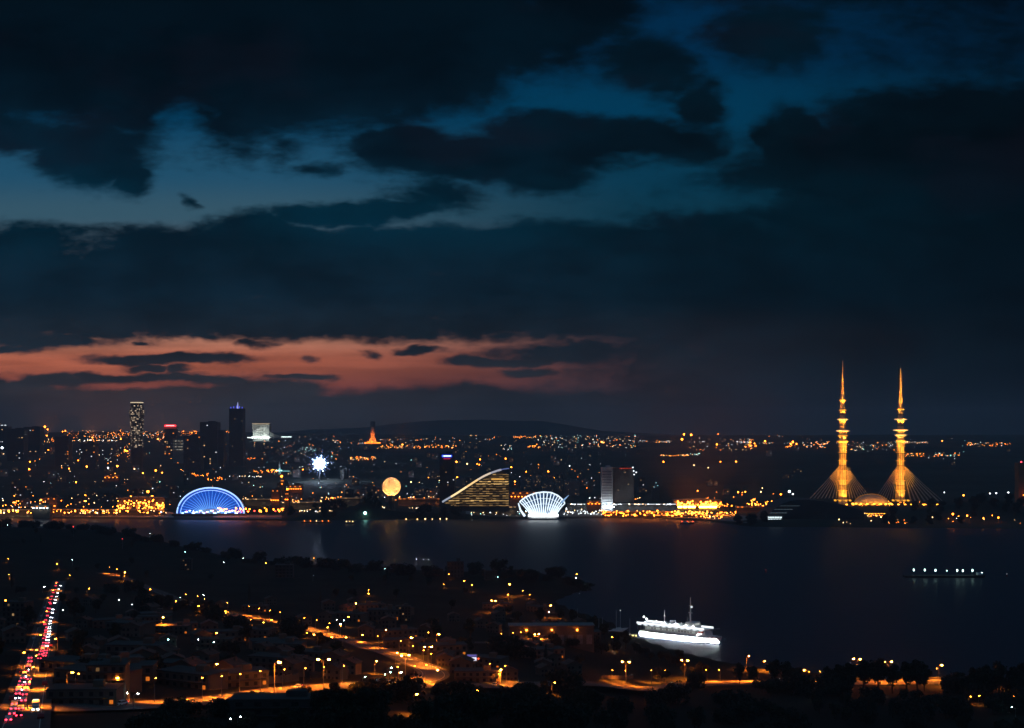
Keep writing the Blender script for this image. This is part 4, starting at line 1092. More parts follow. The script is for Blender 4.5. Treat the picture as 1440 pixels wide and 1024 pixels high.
def tree_stock(seed, label, h, spread, n, leaf, lobes, m, name='tree', group='dark trees of the near hillside', conifer=False, low=.42):
    t = thing(name, label, 'tree', (0, 0, 0), 0, group); r = random.Random(seed + 90)
    tr = MB().tube([(0, 0, -1.5), (r.uniform(-.2, .2), 0, h * .3), (r.uniform(-.4, .4), r.uniform(-.4, .4), h * .75)], [h * .035, h * .026, h * .008], 7)
    for k in range(5):
        a = k * 1.26 + r.random(); tr.tube([(0, 0, h * (.28 + .06 * k)), (math.cos(a) * spread * .5, math.sin(a) * spread * .5, h * (.5 + .06 * k))], [h * .014, h * .004], 5)
    tr.build('trunk', M_BARK, t)
    if conifer:
        b = MB(); rr_ = random.Random(seed)
        for i in range(n):
            f_ = rr_.random() ** .7; z = h * (.12 + .86 * f_); q = spread * (1 - f_) * rr_.uniform(.35, 1.05) + .1; a = rr_.uniform(0, 6.28)
            p = Vector((q * math.cos(a), q * math.sin(a), z)); s = leaf * rr_.uniform(.6, 1.3)
            u1 = Vector((math.cos(a), math.sin(a), -.35)).normalized(); u2 = Vector((-math.sin(a), math.cos(a), rr_.uniform(-.4, .4)))
            b.add([p - u1 * s, p + u2 * s * .5, p + u1 * s, p - u2 * s * .5], [(0, 1, 2, 3)])
        b.build('crown', m, t)
    else: leaf_crown(seed, h, spread, n, leaf, lobes, low).build('crown', m, t)
    return Stock(t)


TREES = [tree_stock(1, 'round crowned dark tree on the near hillside', 11, 5.6, 1500, .62, 9, M_LEAF, group='round dark trees of the near hillside'), tree_stock(2, 'broad low dark tree on the near hillside', 8.5, 6.5, 1500, .6, 10, M_LEAF2, group='broad dark trees of the near hillside'),
         tree_stock(3, 'tall loose dark tree on the near hillside', 15, 5.2, 1500, .66, 11, M_LEAF, group='tall dark trees of the near hillside'), tree_stock(4, 'pointed dark cypress on the near hillside', 14, 2.3, 1100, .5, 5, M_LEAF2, 'cypress_tree', 'cypresses of the near hillside', True), tree_stock(6, 'bushy dark tree in the belt along the near shore', 10, 9, 1500, .85, 12, M_LEAF2, 'bushy_tree', group='bushy trees along the near shore', low=.12)]
WOOD = [tree_stock(5, 'large dark tree on the wooded far shore', 15, 9, 800, 1.3, 10, M_LEAF2, group='trees along the far shore', low=.15)]


def near_road(x, y, margin):
    for pts, hw in ROADS:
        if np.min((pts[:, 0] - x) ** 2 + (pts[:, 1] - y) ** 2) < (hw + margin) ** 2: return True
    return False


for a, bb, n, Y0, Y1 in ((405, 500, 11, 2880, 2960), (500, 535, 6, 2930, 2955), (535, 660, 13, 2880, 2960), (1240, 1440, 26, 2700, 2860), (1010, 1075, 10, 2700, 2760)):
    r = random.Random(a)
    for i in range(n):
        px = r.uniform(a, bb); Y = r.uniform(Y0, Y1); p = at(px, Y)
        if p[2] < 1: continue
        WOOD[0].put(p, r.uniform(0, 6), r.uniform(.75, 1.25))

# ================================================================ vessels and the harbour
def hull_mesh(Ls, W, Hh, draft, n=15, bow=.35, stern=.12, sheer=1.0):
    """outline narrows to bow and stern; x runs along the ship"""
    b = MB(); vs = []; fs = []
    for i in range(n):
        s = i / (n - 1); x = -Ls / 2 + Ls * s
        wf = min(1.0, .72 + .28 * min(1, s / stern)) if s < stern else 1.0
        if s > 1 - bow: q = (s - 1 + bow) / bow; wf = max(.03, 1 - q ** 2.2)
        zt = Hh + sheer * max(0, (s - .6) / .4) ** 2
        for f_, z in ((.72, -draft), (.95, .2), (1.0, zt)):
            vs.append((x + (1.8 * (z / Hh) if s > .9 else 0), -W / 2 * wf * f_, z))
        for f_, z in ((1.0, zt), (.95, .2), (.72, -draft)): vs.append((x + (1.8 * (z / Hh) if s > .9 else 0), W / 2 * wf * f_, z))
    for i in range(n - 1):
        for j in range(5): a = i * 6 + j; fs.append((a, a + 6, a + 7, a + 1))
        a = i * 6; fs.append((a + 5, a + 11, a + 6, a))
    fs.append((0, 1, 2, 3, 4, 5)); e = (n - 1) * 6; fs.append((e + 5, e + 4, e + 3, e + 2, e + 1, e))
    return b.add(vs, fs)


x0, y0 = sea(904, 894); x1, y1 = sea(1012, 906)
ang = math.atan2(y1 - y0, x1 - x0); LF = math.hypot(x1 - x0, y1 - y0)
fe = thing('ferry', 'white two decked ferry floodlit brightly at anchor off the near shore', 'ferry', ((x0 + x1) / 2, (y0 + y1) / 2, 0), ang)
M_HULL = mat('ferry_white_paint', (.8, .8, .8), .45, .05, .3); M_BOOT = mat('ferry_boot_topping', (.012, .012, .014), .6, .2, .3)
hull_mesh(LF, 15, 5.6, 1.5, 21, .28, .1, 1.1).build('hull', M_HULL, fe, False)
hull_mesh(LF * 1.001, 15.1, .75, 1.4, 21, .28, .1, 0).build('boot_stripe', M_BOOT, fe)
M_FDECK = glow('ferry_deck_light', (.86, .95, 1.0), 3.2); M_FUP = glow('ferry_top_light', (.86, .95, 1.0), 4.2); M_FWIN = room_glow('ferry_saloon', (.85, .92, .85), .75, (3.0, 3, 3), .85, .15)
MB().box((-5, 0, 5.9), (LF * .8, 13.6, .5)).build('main_deck', M_HULL, fe)
s_ = MB().box((-7, 0, 8.0), (LF * .66, 11.4, 3.6)).build('saloon', M_HULL, fe)
for k in range(17):
    for sd in (-1, 1): MB().box((-7 - LF * .31 + k * LF * .62 / 16, sd * 5.72, 8.3), (2.3, .16, 1.5)).build('window', M_FWIN, s_)
MB().box((-6, 0, 11.2), (LF * .90, 14.6, .5)).build('upper_deck', M_HULL, fe)
for k in range(22):
    for sd in (-1, 1): MB().tube([(-6 - LF * .43 + k * LF * .86 / 21, sd * 6.9, 6), (-6 - LF * .43 + k * LF * .86 / 21, sd * 6.9, 11)], .12, 4).build('stanchion', M_HULL, fe)
for k in range(11):
    for sd in (-1, 1):
        MB().box((-6 - LF * .40 + k * LF * .8 / 10, sd * 7.55, 10.7), (3.6, .5, .35)).build('deck_lamp', glow('ferry_flood', (.86, .95, 1.0), 2.2), fe)
for sd in (-1, 1): MB().box((-6, sd * 7.3, 12.2), (LF * .88, .2, 1.5)).build('bulwark', glow('ferry_bulwark_glow', (.88, .95, 1.0), 1.5), fe)  # bulwark emits: its floodlit white is put into the material
MB().box((2, 0, 12.6), (LF * .42, 8, 2.4)).build('deck_house', M_HULL, fe)
br = MB().box((LF * .16, 0, 14.0), (9, 11, 5.0), 0, .9).build('wheelhouse', M_HULL, fe); MB().box((LF * .16, 0, 14.8), (9.1, 10.4, 1.3)).build('window', M_FWIN, br)
MB().box((LF * .30, 0, 8.2), (10, 11, 3.4), 0, .85).build('fore_house', M_HULL, fe)
MB().box((LF * .305, -4.5, 9.2), (5, 1.6, 1.6)).build('lifeboat', mat('orange_red_paint', (.5, .06, .03), .5, .2, .5), fe)
ma = MB().tube([(LF * .13, 0, 13), (LF * .13, 0, 37)], [.75, .3], 7).build('mast', M_HULL, fe)
for z, w_ in ((24, 4.5), (30, 3.2)): MB().box((LF * .13, 0, z), (w_, .5, .5)).build('crosstree', M_HULL, ma)
MB().box((LF * .145, 0, 29), (1.2, 1.2, 1.2)).build('mast_lamp', W_COOL, ma)
m2 = MB().tube([(-LF * .21, 0, 12), (-LF * .21, 0, 24)], [.5, .22], 6).build('mast', M_HULL, fe); MB().box((-LF * .21, 0, 19), (3, .4, .4)).build('crosstree', M_HULL, m2)
MB().box((LF * .09, 0, 16.5), (.4, .4, 7)).build('aerial', M_METAL, fe)
fu = MB().lathe([(2.4, 12), (2.2, 15.6), (1.9, 16)], (-LF * .1, 0, 0), 14, (1.3, .8)).build('funnel', M_HULL, fe)
for k in range(10): MB().ball((-LF * .42 + k * LF * .055, -5.5 + 11 * (k % 2), 13.4), .42, 6, 4).build('top_lamp', glow('ferry_top_lamp', (.9, .96, 1.0), 6), fe)
for dx, z in ((-LF * .485, 16.5), (-LF * .45, 15)): MB().ball((dx, 0, z), .85, 8, 5).build('stern_lamp', glow('ferry_stern_lamp', (.9, .97, 1.0), 5), fe)
for dx in (-LF * .47, LF * .45):
    rl = MB()
    for k in range(9): rl.tube([(dx, -6 + 1.5 * k, 11.2), (dx, -6 + 1.5 * k, 12.6)], .06, 4)
    rl.tube([(dx, -6, 12.6), (dx, 6, 12.6)], .08, 4); rl.build('railing', M_HULL, fe)
for sd in (-1, 1):      # booms and fill beams added to whiten the hull
    for k in range(8):
        x = -LF * .42 + k * LF * .118
        MB().tube([(x, sd * 7, 6.2), (x, sd * 13, 6.0)], .12, 4).build('boom', M_METAL, fe)  # booms added for the hull fill beams
    for k in range(21):
        x = -LF * .46 + k * LF * .046
        yo = 13.2 if k < 14 else 13.2 - (k - 13) * 1.0
        spot(fe, (x, sd * yo, 4.4), (x, sd * (yo - 6), 2.0), 120000, (.86, .95, 1.0), .98, .2, .35, 'hull_fill_beam')
for sd in (-1, 1):      # deck floodlights on the top houses
    for dx in (-.2, -.05, .1, .2): spot(fe, (LF * dx, sd * 6.6, 12.6), (LF * dx + 2, 0, 14.5), 5000, (.86, .95, 1.0), 1.5, .2, .5, 'deck_floodlight')
    spot(fe, (LF * .26, sd * 6.5, 6.6), (LF * .32, 0, 8.6), 9000, (.86, .95, 1.0), 1.4, .2, .5, 'deck_floodlight')
for mx0, zt in ((LF * .13, 26), (-LF * .21, 18)):
    for sd in (-1, 1): spot(fe, (mx0 - 3, sd * 5, 15), (mx0, 0, zt), 9000, (.8, .93, 1.0), .9, .2, .5, 'mast_fill_beam')  # beams added to brighten the masts

# barge with a row of lamp posts
xa, ya = sea(1271, 812); xb, yb = sea(1384, 812)
bg_ = thing('barge', 'long low dark barge carrying a row of teal white deck lamps', 'barge', ((xa + xb) / 2, ya, 0), 0)
LB = xb - xa
hull_mesh(LB, 15, 2.6, 1, 15, .12, .12, .8).build('hull', mat('barge_rust', (.08, .06, .05), .7, .4, .2), bg_)
MB().box((0, 0, 2.7), (LB * .86, 12, .25)).build('deck', M_CONC, bg_)
MB().box((LB * .44, 0, 4.2), (6, 7, 3)).build('deck_house', M_WHITE, bg_)
M_BL = glow('barge_lamp', (.62, 1.0, .93), 7.0)
for px, zz in ((1284.5, 9.5), (1300, 9.5), (1315, 9), (1331, 8.6), (1345.5, 9), (1353.5, 8.6), (1367, 9)):
    x = (px - 720) / F * ya - (xa + xb) / 2
    po = MB().tube([(x, 0, 2.5), (x, 0, zz + 1.5), (x + 1.4, 0, zz + 2.6), (x + 2.6, 0, zz + 2.2)], [.2, .15, .1, .1], 5).build('lamp_post', M_METAL, bg_)
    MB().ball((x + .3, -.6, zz - .4), .95 if px not in (1331,) else .5, 8, 5, 1.5).build('lamp', M_BL, po)
MB().ball((LB * .465, -2, 5.9), .7, 6, 4).build('stern_lamp', M_BL, bg_)
# buoys
for px, py, lab in ((1416, 811, 'small faint lit buoy right of the lamp carrying barge'), (1077, 805, 'tiny red buoy alone on the dark open water')):
    x, y = sea(px, py); t = thing('buoy', lab, 'buoy', (x, y, 0), 0)
    MB().lathe([(1.1, -.6), (1.3, .3), (.9, .9), (.35, 3.0)], n=12).build('float', mat('buoy_red', (.4, .03, .02), .5, .2, 1), t); MB().ball((0, 0, 3.3), .45, 8, 5).build('light', glow('buoy_light_%d' % px, (.5, .6, .7) if px > 1200 else (.7, .08, .1), .9), t)
# sail boats moored behind the pines
sb = thing('sailing_boat', 'moored sailing boat with bare mast', 'sailing boat', (0, 0, 0), 0)
hull_mesh(11, 3.4, 1.1, .5, 11, .5, .2, .4).build('hull', M_WHITE, sb); MB().box((-.5, 0, 1.5), (4, 2, .8), 0, .8).build('cabin', M_WHITE, sb)
MB().tube([(.8, 0, .8), (.8, 0, 15)], [.16, .1], 6).build('mast', M_WHITE, sb); MB().tube([(.8, 0, 2.2), (-4, 0, 2.4)], .1, 5).build('boom', M_METAL, sb)
SBK = Stock(sb)
for px, py, rz, sc, lab in ((841, 893, .4, 1.0, 'moored sailing boat with bare mast, leftmost of the small marina'), (846, 892, .5, 1.0, 'moored sailing boat with bare mast close beside the leftmost one'), (865, 889, .3, 1.3, 'moored sailing boat with the tallest bare mast of the marina'), (871, 886, .3, 1.15, 'moored sailing boat with a white light at its masthead'), (884.5, 894, .2, 1.0, 'moored sailing boat by the yellow lit jetty'), (811, 873, .2, .8, 'small sailing boat moored in the cove left of the marina')):
    x, y = sea(px, py); b_ = SBK.put((x, y, 0), rz, sc, lab)
    if 'white light' in lab: MB().ball((.8, 0, 15.3), .35, 6, 4).build('masthead_light', W_COOL, b_)
x, y = sea(886, 897.5)
t = thing('jetty', 'short jetty lit yellow beside the ferry stern', 'jetty', (x, y, 0), -.25)
MB().box((0, 0, .7), (13, 3.5, .5)).build('deck', M_CONC, t)
for k in range(6):
    for sd in (-1, 1): MB().tube([(-5.5 + 2.2 * k, sd * 1.5, -2), (-5.5 + 2.2 * k, sd * 1.5, 1.6)], .2, 6).build('pile', M_BARK, t)
for k in range(5): MB().box((-5.2 + 2.6 * k, 0, 2.3), (.6, .6, .5)).build('lamp', glow('jetty_yellow', (1.0, .78, .25), 9), t)
# low pier and boats off the far shore
for px0, px1, py, lab, col in ((424, 466, 735.5, 'low dark pier with orange lamps off the far headland', 'oow'), (486, 497, 737, 'small harbour boat with a lit cabin off the arena shore', None), (957, 976, 737, 'low red lit workboat off the orange harbour', 'r'), (1248, 1262, 739, 'small boat with orange deck lights below the needle towers', 'o'), (1274, 1288, 739, 'second orange lit boat right of the first below the needle towers', 'o')):
    xa, ya = sea(px0, py); xb, _ = sea(px1, py); LL = xb - xa
    t = thing('pier' if 'pier' in lab else 'boat', lab, 'pier' if 'pier' in lab else 'boat', ((xa + xb) / 2, ya, 0), 0)
    if 'pier' in lab: MB().box((0, 0, 1.0), (LL, 6, 1.6)).build('deck', M_CONC, t); [MB().tube([(-LL / 2 + (k + .5) * LL / 9, -2.5, -2), (-LL / 2 + (k + .5) * LL / 9, -2.5, .3)], .5, 6).build('pile', M_CONC, t) for k in range(9)]
    else:
        hull_mesh(LL, LL * .24, 2.2, .8, 11, .35, .15, .8).build('hull', M_DARK, t); MB().box((-LL * .12, 0, 3.6), (LL * .35, LL * .14, 2.8), 0, .9).build('cabin', M_WHITE, t); MB().tube([(0, 0, 4), (0, 0, 8)], .15, 5).build('mast', M_METAL, t)
    for k in range(5 if 'pier' in lab else 3):
        c = (col or 'w')[k % len(col or 'w')]
        MB().ball((-LL * .4 + k * LL * .8 / (4 if 'pier' in lab else 2), 0, 5.0 if 'pier' not in lab else 4.2), .9, 6, 4).build('lamp', glow('boat_lamp_' + c, {'o': ORANGE, 'w': WARM, 'r': (1, .07, .03)}[c], 7), t)
# quay lamps close over the water below the wooded headland
Q = lamp_stock('quay_lamp', 'low warm quay lamp at the waterline of the wooded headland', 'lamp', WARM, 9, 2.6, 1.1, 'quay lamps of the wooded headland')
for px in (571, 587, 598, 608, 619, 628): Q.put(at(px, 2895 if px < 600 else 2900), 0, random.uniform(.7, 1.2))

# ================================================================ the near hillside
M_SOD = glow('sodium_lantern', (1.0, .20, .012), 900.0); M_SODS = glow('sodium_lantern_soft', (1.0, .22, .015), 130.0)
SOD = (1.0, .23, .015)
M_WHL = glow('white_lantern', (.8, .95, 1.0), 120.0); M_TEL = glow('teal_lantern', (.45, 1.0, .95), 60.0)


def street_lamp(name, label, group, m, pole, r, arms=1, beam=0):
    t = thing(name, label, 'street lamp', (0, 0, 0), 0, group)
    MB().tube([(0, 0, -1), (0, 0, pole)], [.16, .09], 7).build('pole', M_METAL, t); MB().lathe([(.3, -.5), (.28, .7), (.18, .9)], n=8).build('base', M_METAL, t)
    for k in range(arms):
        s = 1 if k == 0 else -1
        MB().tube([(0, 0, pole - .2), (s * .9, 0, pole + .5), (s * 1.9, 0, pole + .6)], [.08, .07, .06], 6).build('arm', M_METAL, t)
        hd = MB().box((s * 2.3, 0, pole + .75), (1.3, .5, .22), 0, .7).build('lamp_head', M_METAL, t)
        MB().ball((s * 2.3, 0, pole + .42), r, 10, 6, .55).build('lantern', m, hd)
        if beam: spot(t, (s * 2.3, 0, pole - .1), (s * 2.3, 0, 0), beam, SOD, 2.3, .3, .8, 'lamp_beam')
    return Stock(t)


BIG = street_lamp('street_lamp', 'tall sodium street lamp', 'tall sodium lamps of the near roads', M_SOD, 14, .66, 1, 65000)
TWIN = street_lamp('street_lamp', 'tall twin armed sodium street lamp', 'tall sodium lamps of the near roads', M_SOD, 14, .55, 2, 42000)
SMALL = street_lamp('street_lamp', 'small sodium street lamp', 'small sodium lamps of the near hillside', M_SODS, 7.5, .5, 1, 8000)
WSM = street_lamp('street_lamp', 'small cold white street lamp on the dark near hillside', 'small white lamps of the near hillside', M_WHL, 7, .34)
TSM = street_lamp('street_lamp', 'small teal street lamp on the dark near hillside', 'small teal lamps of the near hillside', M_TEL, 6, .36)
LAMP_XY = []


def put_lamp(st, px, py, pole, rz, label=None, sc=1.0):
    """px,py: where the lantern shows; the pole stands on the ground below it"""
    x, y, z = P(px, py + 6)
    for _ in range(8):
        dy = pole * sc * F / y
        x, y, z = P(px, py + dy)
    st.put((x, y, z), rz, sc, label); LAMP_XY.append((x, y))


for px, py, k, sc, lab in (
    (386, 931, 'B', 1.0, 'tall sodium lamp left of a matching one over the lower road, pole fully visible'), (455, 928, 'T', .95, 'tall twin armed sodium lamp over the lower road right of the single armed one'),
    (302, 934, 'B', .55, 'sodium lamp glaring above the pale roadside wall at the left'), (540, 886, 'B', .6, 'sodium lamp at the top of the curved road'), (575, 897, 'B', .8, 'sodium lamp on the inside of the curved road'),
    (614, 892, 'B', .75, 'sodium lamp upper right of the curved road'), (602, 910, 'T', .8, 'bright sodium lamp with two arms on the curved road'), (570, 922, 'T', .8, 'pale twin armed lamp in the middle of the curved road'),
    (556, 918, 'B', .45, 'low sodium lamp on the bend of the curved road'), (527, 930, 'B', .45, 'low sodium lamp below the start of the curved road'), (612, 943, 'B', .5, 'sodium lamp at the outer end of the curved road'), (582, 977, 'B', .5, 'lone sodium lamp below the curved road'),
    (714, 822, 'B', .9, 'sodium lamp near the headland above the glare in the trees'), (694, 845, 'T', .8, 'sodium lamp glaring among trees on the slope left of the headland'), (755, 892, 'T', .8, 'sodium lamp glaring among trees beside the long shed'), (741, 877, 'B', .6, 'sodium lamp just above the glaring one beside the long shed'),
    (772, 852, 'B', .8, 'sodium lamp at the edge of the small cove'), (880, 931, 'T', 1.0, 'twin armed sodium lamp over the lower road under the ferry'), (963, 929, 'T', .95, 'wide twin armed sodium lamp over the lower road right of the ferry'), (1050, 923, 'B', .7, 'sodium lamp by the dark shore right of the ferry'), (1073, 930, 'B', .5, 'little sodium lamp just right of the shore lamp'),
    (1128, 943, 'B', .65, 'short sodium lamp left of the lit embankment at the right'), (1205, 927, 'T', 1.0, 'tall twin armed sodium lamp at the right, pole visible'), (1249, 931, 'T', 1.05, 'slanting sodium lamp glare between the two tall poles at the right'), (1320, 936, 'B', 1.0, 'tall sodium lamp right of the slanting one'), (1420, 948, 'B', .7, 'sodium lamp nearest the right edge'),
    (701, 942, 'B', .55, 'sodium lamp above the lit steps below the billboard'), (174, 805, 'B', .7, 'bright sodium lamp on the side street near the left shore'), (227, 868, 'B', .7, 'sodium lamp glowing on the diagonal street at the left'), (200, 935, 'B', .5, 'sodium lamp left of the pale roadside wall'), (128, 925, 'B', .5, 'sodium lamp above the yard at the lower left'), (498, 849, 'B', .7, 'sodium lamp beside the cream house'), (508, 893, 'B', .4, 'low sodium lamp where the diagonal street meets the curve')):
    put_lamp({'B': BIG, 'T': TWIN}[k], px, py, 14.4, random.uniform(-.6, .6), lab, sc)
for px, py in ((83, 793), (12, 786), (13, 808), (123, 828), (214, 829), (81, 898), (111, 913), (156, 955), (29, 919), (4, 845), (99, 809), (262, 836), (248, 846), (310, 890), (440, 785), (372, 792), (477, 787), (629, 808), (655, 817), (664, 823), (517, 830), (515, 835), (625, 822), (737, 831), (745, 836), (715, 836), (813, 808), (486, 868), (463, 883), (720, 907), (716, 911), (862, 896), (864, 901), (645, 900), (600, 890), (298, 858), (315, 862), (352, 872), (368, 876), (385, 872), (430, 890), (446, 893), (470, 897), (482, 897), (87, 947), (94, 946), (1376, 979), (1428, 979), (1362, 980), (320, 860), (400, 880), (278, 852), (668, 972), (776, 960)):
    put_lamp(SMALL, px, py, 7.9, random.uniform(0, 6), 'small orange street lamp on the dark near hillside', random.choice((.5, .6, .75, 1.0)))
for px, py in ((68, 725), (188, 927), (183, 975), (188, 977), (342, 785), (316, 791), (440, 810), (287, 837), (277, 899), (474, 872), (476, 878), (587, 787), (596, 787), (604, 787), (615, 797), (772, 861), (814, 835), (811, 813), (701, 878), (813, 897), (325, 1010), (334, 1010), (102, 788), (90, 858), (1416, 995), (1143, 979), (1147, 979), (10, 738), (60, 825), (168, 844), (186, 850), (212, 750)):
    put_lamp(WSM, px, py, 7.4, random.uniform(0, 6), None, random.uniform(.35, .8))
for px, py in ((298, 904), (486, 873), (545, 940), (551, 945), (543, 948), (560, 947), (265, 795), (258, 796), (262, 776), (1428, 995), (510, 953), (232, 900), (255, 840), (700, 812), (540, 800)):
    put_lamp(TSM, px, py, 6.4, random.uniform(0, 6), None, random.uniform(.5, .9))
for k, (px, py, lab) in enumerate(((103, 741, 'thin mast with a red light above the left shore'), (172, 758, 'thin mast with a dim red light near the left shore'))):
    x, y, z = P(px, py + 14); t = thing('radio_mast', lab, 'mast', (x, y, z), 0)
    hgt = 14 * y / F; MB().tube([(0, 0, -1), (0, 0, hgt)], [.3, .12], 6).build('mast', M_METAL, t); MB().ball((0, 0, hgt), .6, 6, 4).build('red_light', glow('red_mast_light_%d' % k, (1, .05, .05), 8 - 5 * k), t)

# road lamps that light the stretches of street the photograph shows glowing
def row(pts_px, n, st, sc, lab):
    pts = resample([P(*p)[:2] for p in pts_px], 3)
    for i in range(n):
        x, y = pts[int((i + .5) * len(pts) / n)]
        st.put((x, y, float(ground_z(x, y))), 1.57 + random.uniform(-.3, .3), sc, lab)


ROADL = street_lamp('street_lamp', 'hooded sodium lamp lighting a roadway', 'hooded lamps of the near roads', M_SODS, 10, .3, 1, 62000)
for seg, n, lab in (([(520, 911), (562, 921), (592, 934), (612, 945)], 5, 'hooded sodium lamp on the outer kerb of the curved road'), ([(606, 960), (575, 964), (545, 965)], 3, 'hooded sodium lamp on the lower side of the curved road'), ([(272, 850), (292, 858)], 2, 'hooded sodium lamp at the upper end of the diagonal street'), ([(315, 861), (325, 863)], 1, 'hooded sodium lamp in a gap of the diagonal street'), ([(345, 866), (400, 877)], 4, 'hooded sodium lamp on the bright middle stretch of the diagonal street'), ([(422, 884), (486, 899)], 4, 'hooded sodium lamp on the lower end of the diagonal street'),
                    ([(275, 989), (345, 979)], 3, 'hooded sodium lamp on the lower road at the left'), ([(355, 976), (490, 963)], 5, 'hooded sodium lamp on the lower road below the tall twin armed one'), ([(850, 962), (888, 962)], 2, 'hooded sodium lamp on the lower road under the ferry stern'), ([(910, 961), (942, 961)], 2, 'hooded sodium lamp on the lower road under the ferry bow'), ([(988, 960), (1062, 960)], 4, 'hooded sodium lamp on the lower road right of the ferry'), ([(1132, 963), (1158, 962)], 2, 'hooded sodium lamp by the embankment at the right'), ([(1266, 959), (1325, 958)], 3, 'hooded sodium lamp on the lower road at the far right'),
                    ([(95, 985), (150, 983)], 3, 'hooded sodium lamp in the yard of the lower left blocks'), ([(205, 990), (230, 990)], 1, 'hooded sodium lamp between the yard and the lower road'), ([(148, 806), (168, 812)], 2, 'hooded sodium lamp on the short side street'), ([(66, 870), (58, 905), (44, 960)], 4, 'hooded sodium lamp at the kerb of the long street'), ([(80, 826), (72, 850)], 2, 'hooded sodium lamp at the top of the long street'), ([(690, 957), (712, 960)], 2, 'hooded sodium lamp by the steps below the billboard'), ([(700, 908), (738, 905)], 3, 'hooded sodium lamp on the lane left of the long shed'), ([(50, 945), (34, 1015)], 3, 'hooded sodium lamp at the lower end of the long street')):
    row(seg, n, ROADL, .8, lab)

# ---- houses
def win(t, x, y, z, w_, h_, m, side=False):
    fr = MB().box((x, y, z), (w_ + .3, .16, h_ + .3) if not side else (.16, w_ + .3, h_ + .3)).build('window', M_CONC, t)
    MB().box((x, y - .06, z) if not side else (x + (.06 if x > 0 else -.06), y, z), (w_, .12, h_) if not side else (.12, w_, h_)).build('pane', m, fr)


def gable_house(label, group, w_, d_, h_, wall, lit):
    t = thing('house', label, 'house', (0, 0, 0), 0, group)
    MB().box((0, 0, h_ / 2 - 2), (w_, d_, h_ + 4)).build('wall', wall, t)
    MB().prism([(-w_ / 2, h_ + .01), (w_ / 2, h_ + .01), (0, h_ + w_ * .2)], -d_ / 2 + .02, d_ / 2 - .02).build('gable', wall, t)
    r = MB()
    for s in (-1, 1): r.add([(s * (w_ / 2 + .6), -d_ / 2 - .5, h_ - .2), (0, -d_ / 2 - .5, h_ + w_ * .2 + .1), (0, d_ / 2 + .5, h_ + w_ * .2 + .1), (s * (w_ / 2 + .6), d_ / 2 + .5, h_ - .2),
                             (s * (w_ / 2 + .6), -d_ / 2 - .5, h_ + .1), (0, -d_ / 2 - .5, h_ + w_ * .2 + .4), (0, d_ / 2 + .5, h_ + w_ * .2 + .4), (s * (w_ / 2 + .6), d_ / 2 + .5, h_ + .1)],
                            [(0, 1, 2, 3), (7, 6, 5, 4), (0, 4, 5, 1), (3, 2, 6, 7), (0, 3, 7, 4)])
    rf = r.build('roof', M_TILE, t); MB().box((w_ * .2, 1, h_ + w_ * .2), (.8, .8, 1.8)).build('chimney', M_CONC, rf)
    do = MB().box((w_ * .1, -d_ / 2 - .06, 1.05), (1.1, .2, 2.1)).build('door', M_BARK, t); MB().box((w_ * .1 + .4, -d_ / 2 - .2, 1.05), (.06, .1, .2)).build('handle', M_METAL, do)
    k = 0
    for zf in (.26, .72):
        for xf in (-.34, -.1, .34): win(t, xf * w_, -d_ / 2 - .05, zf * h_, 1.2, 1.3, lit.get(k, M_GLASS)); k += 1
    return Stock(t)


def flat_block(label, group, w_, d_, floors, wall, lit, cols=5):
    h_ = floors * 3.1; t = thing('apartment_block', label, 'apartments', (0, 0, 0), 0, group)
    MB().box((0, 0, h_ / 2 - 2), (w_, d_, h_ + 4)).build('wall', wall, t)
    MB().box((0, 0, h_ + .25), (w_ + .5, d_ + .5, .5)).build('roof_parapet', M_CONC, t); MB().box((w_ * .2, 0, h_ + 1.7), (4, 3.4, 2.4)).build('stair_head', wall, t)
    k = 0
    for f_ in range(floors):
        MB().box((0, -d_ / 2 - .55, f_ * 3.1 + .1 + (3.1 if f_ == 0 else 0) * 0 + .2), (w_ * .9, 1.1, .16)).build('balcony', M_CONC, t)
        for c in range(cols):
            win(t, (-.5 + (c + .5) / cols) * w_, -d_ / 2 - .05, f_ * 3.1 + 1.7, 1.4, 1.5, lit.get(k, M_GLASS)); k += 1
    MB().box((0, -d_ / 2 - .08, 1.1), (1.6, .24, 2.2)).build('door', M_BARK, t)
    return Stock(t)


WN = glow('near_window_warm', WARM, .35); WNC = glow('near_window_cool', WHITE, .45); WNA = glow('near_window_amber', AMBER, .6); WND = glow('near_window_dim', WARM, .12)
HS = [gable_house('dark gabled house without lights on the near hillside', 'dark gabled houses of the near hillside', 10, 9, 6.2, M_CREAM, {}), gable_house('gabled house with one warm window on the near hillside', 'gabled houses with one lit window', 11, 9, 6.2, M_CONC, {1: WN, 4: WND}),
      flat_block('dark flat roofed block on the near hillside', 'dark flat roofed blocks of the near hillside', 18, 11, 4, M_CONC, {}), flat_block('flat roofed block with a few lit windows on the near hillside', 'flat roofed blocks with a few lit windows', 16, 11, 5, M_CREAM, {3: WND, 12: WN, 21: WND}),
      flat_block('low long flat roofed block on the near hillside', 'low long blocks of the near hillside', 26, 12, 2, M_CREAM, {6: WNA}, 7)]
# houses that can be told apart
def place(st, px, py, rz, sc, lab): x, y, z = P(px, py); st.put((x, y, z), rz, sc, lab); BUILT.append((x, y, 12 * (sc if not hasattr(sc, '__len__') else sc[0])))


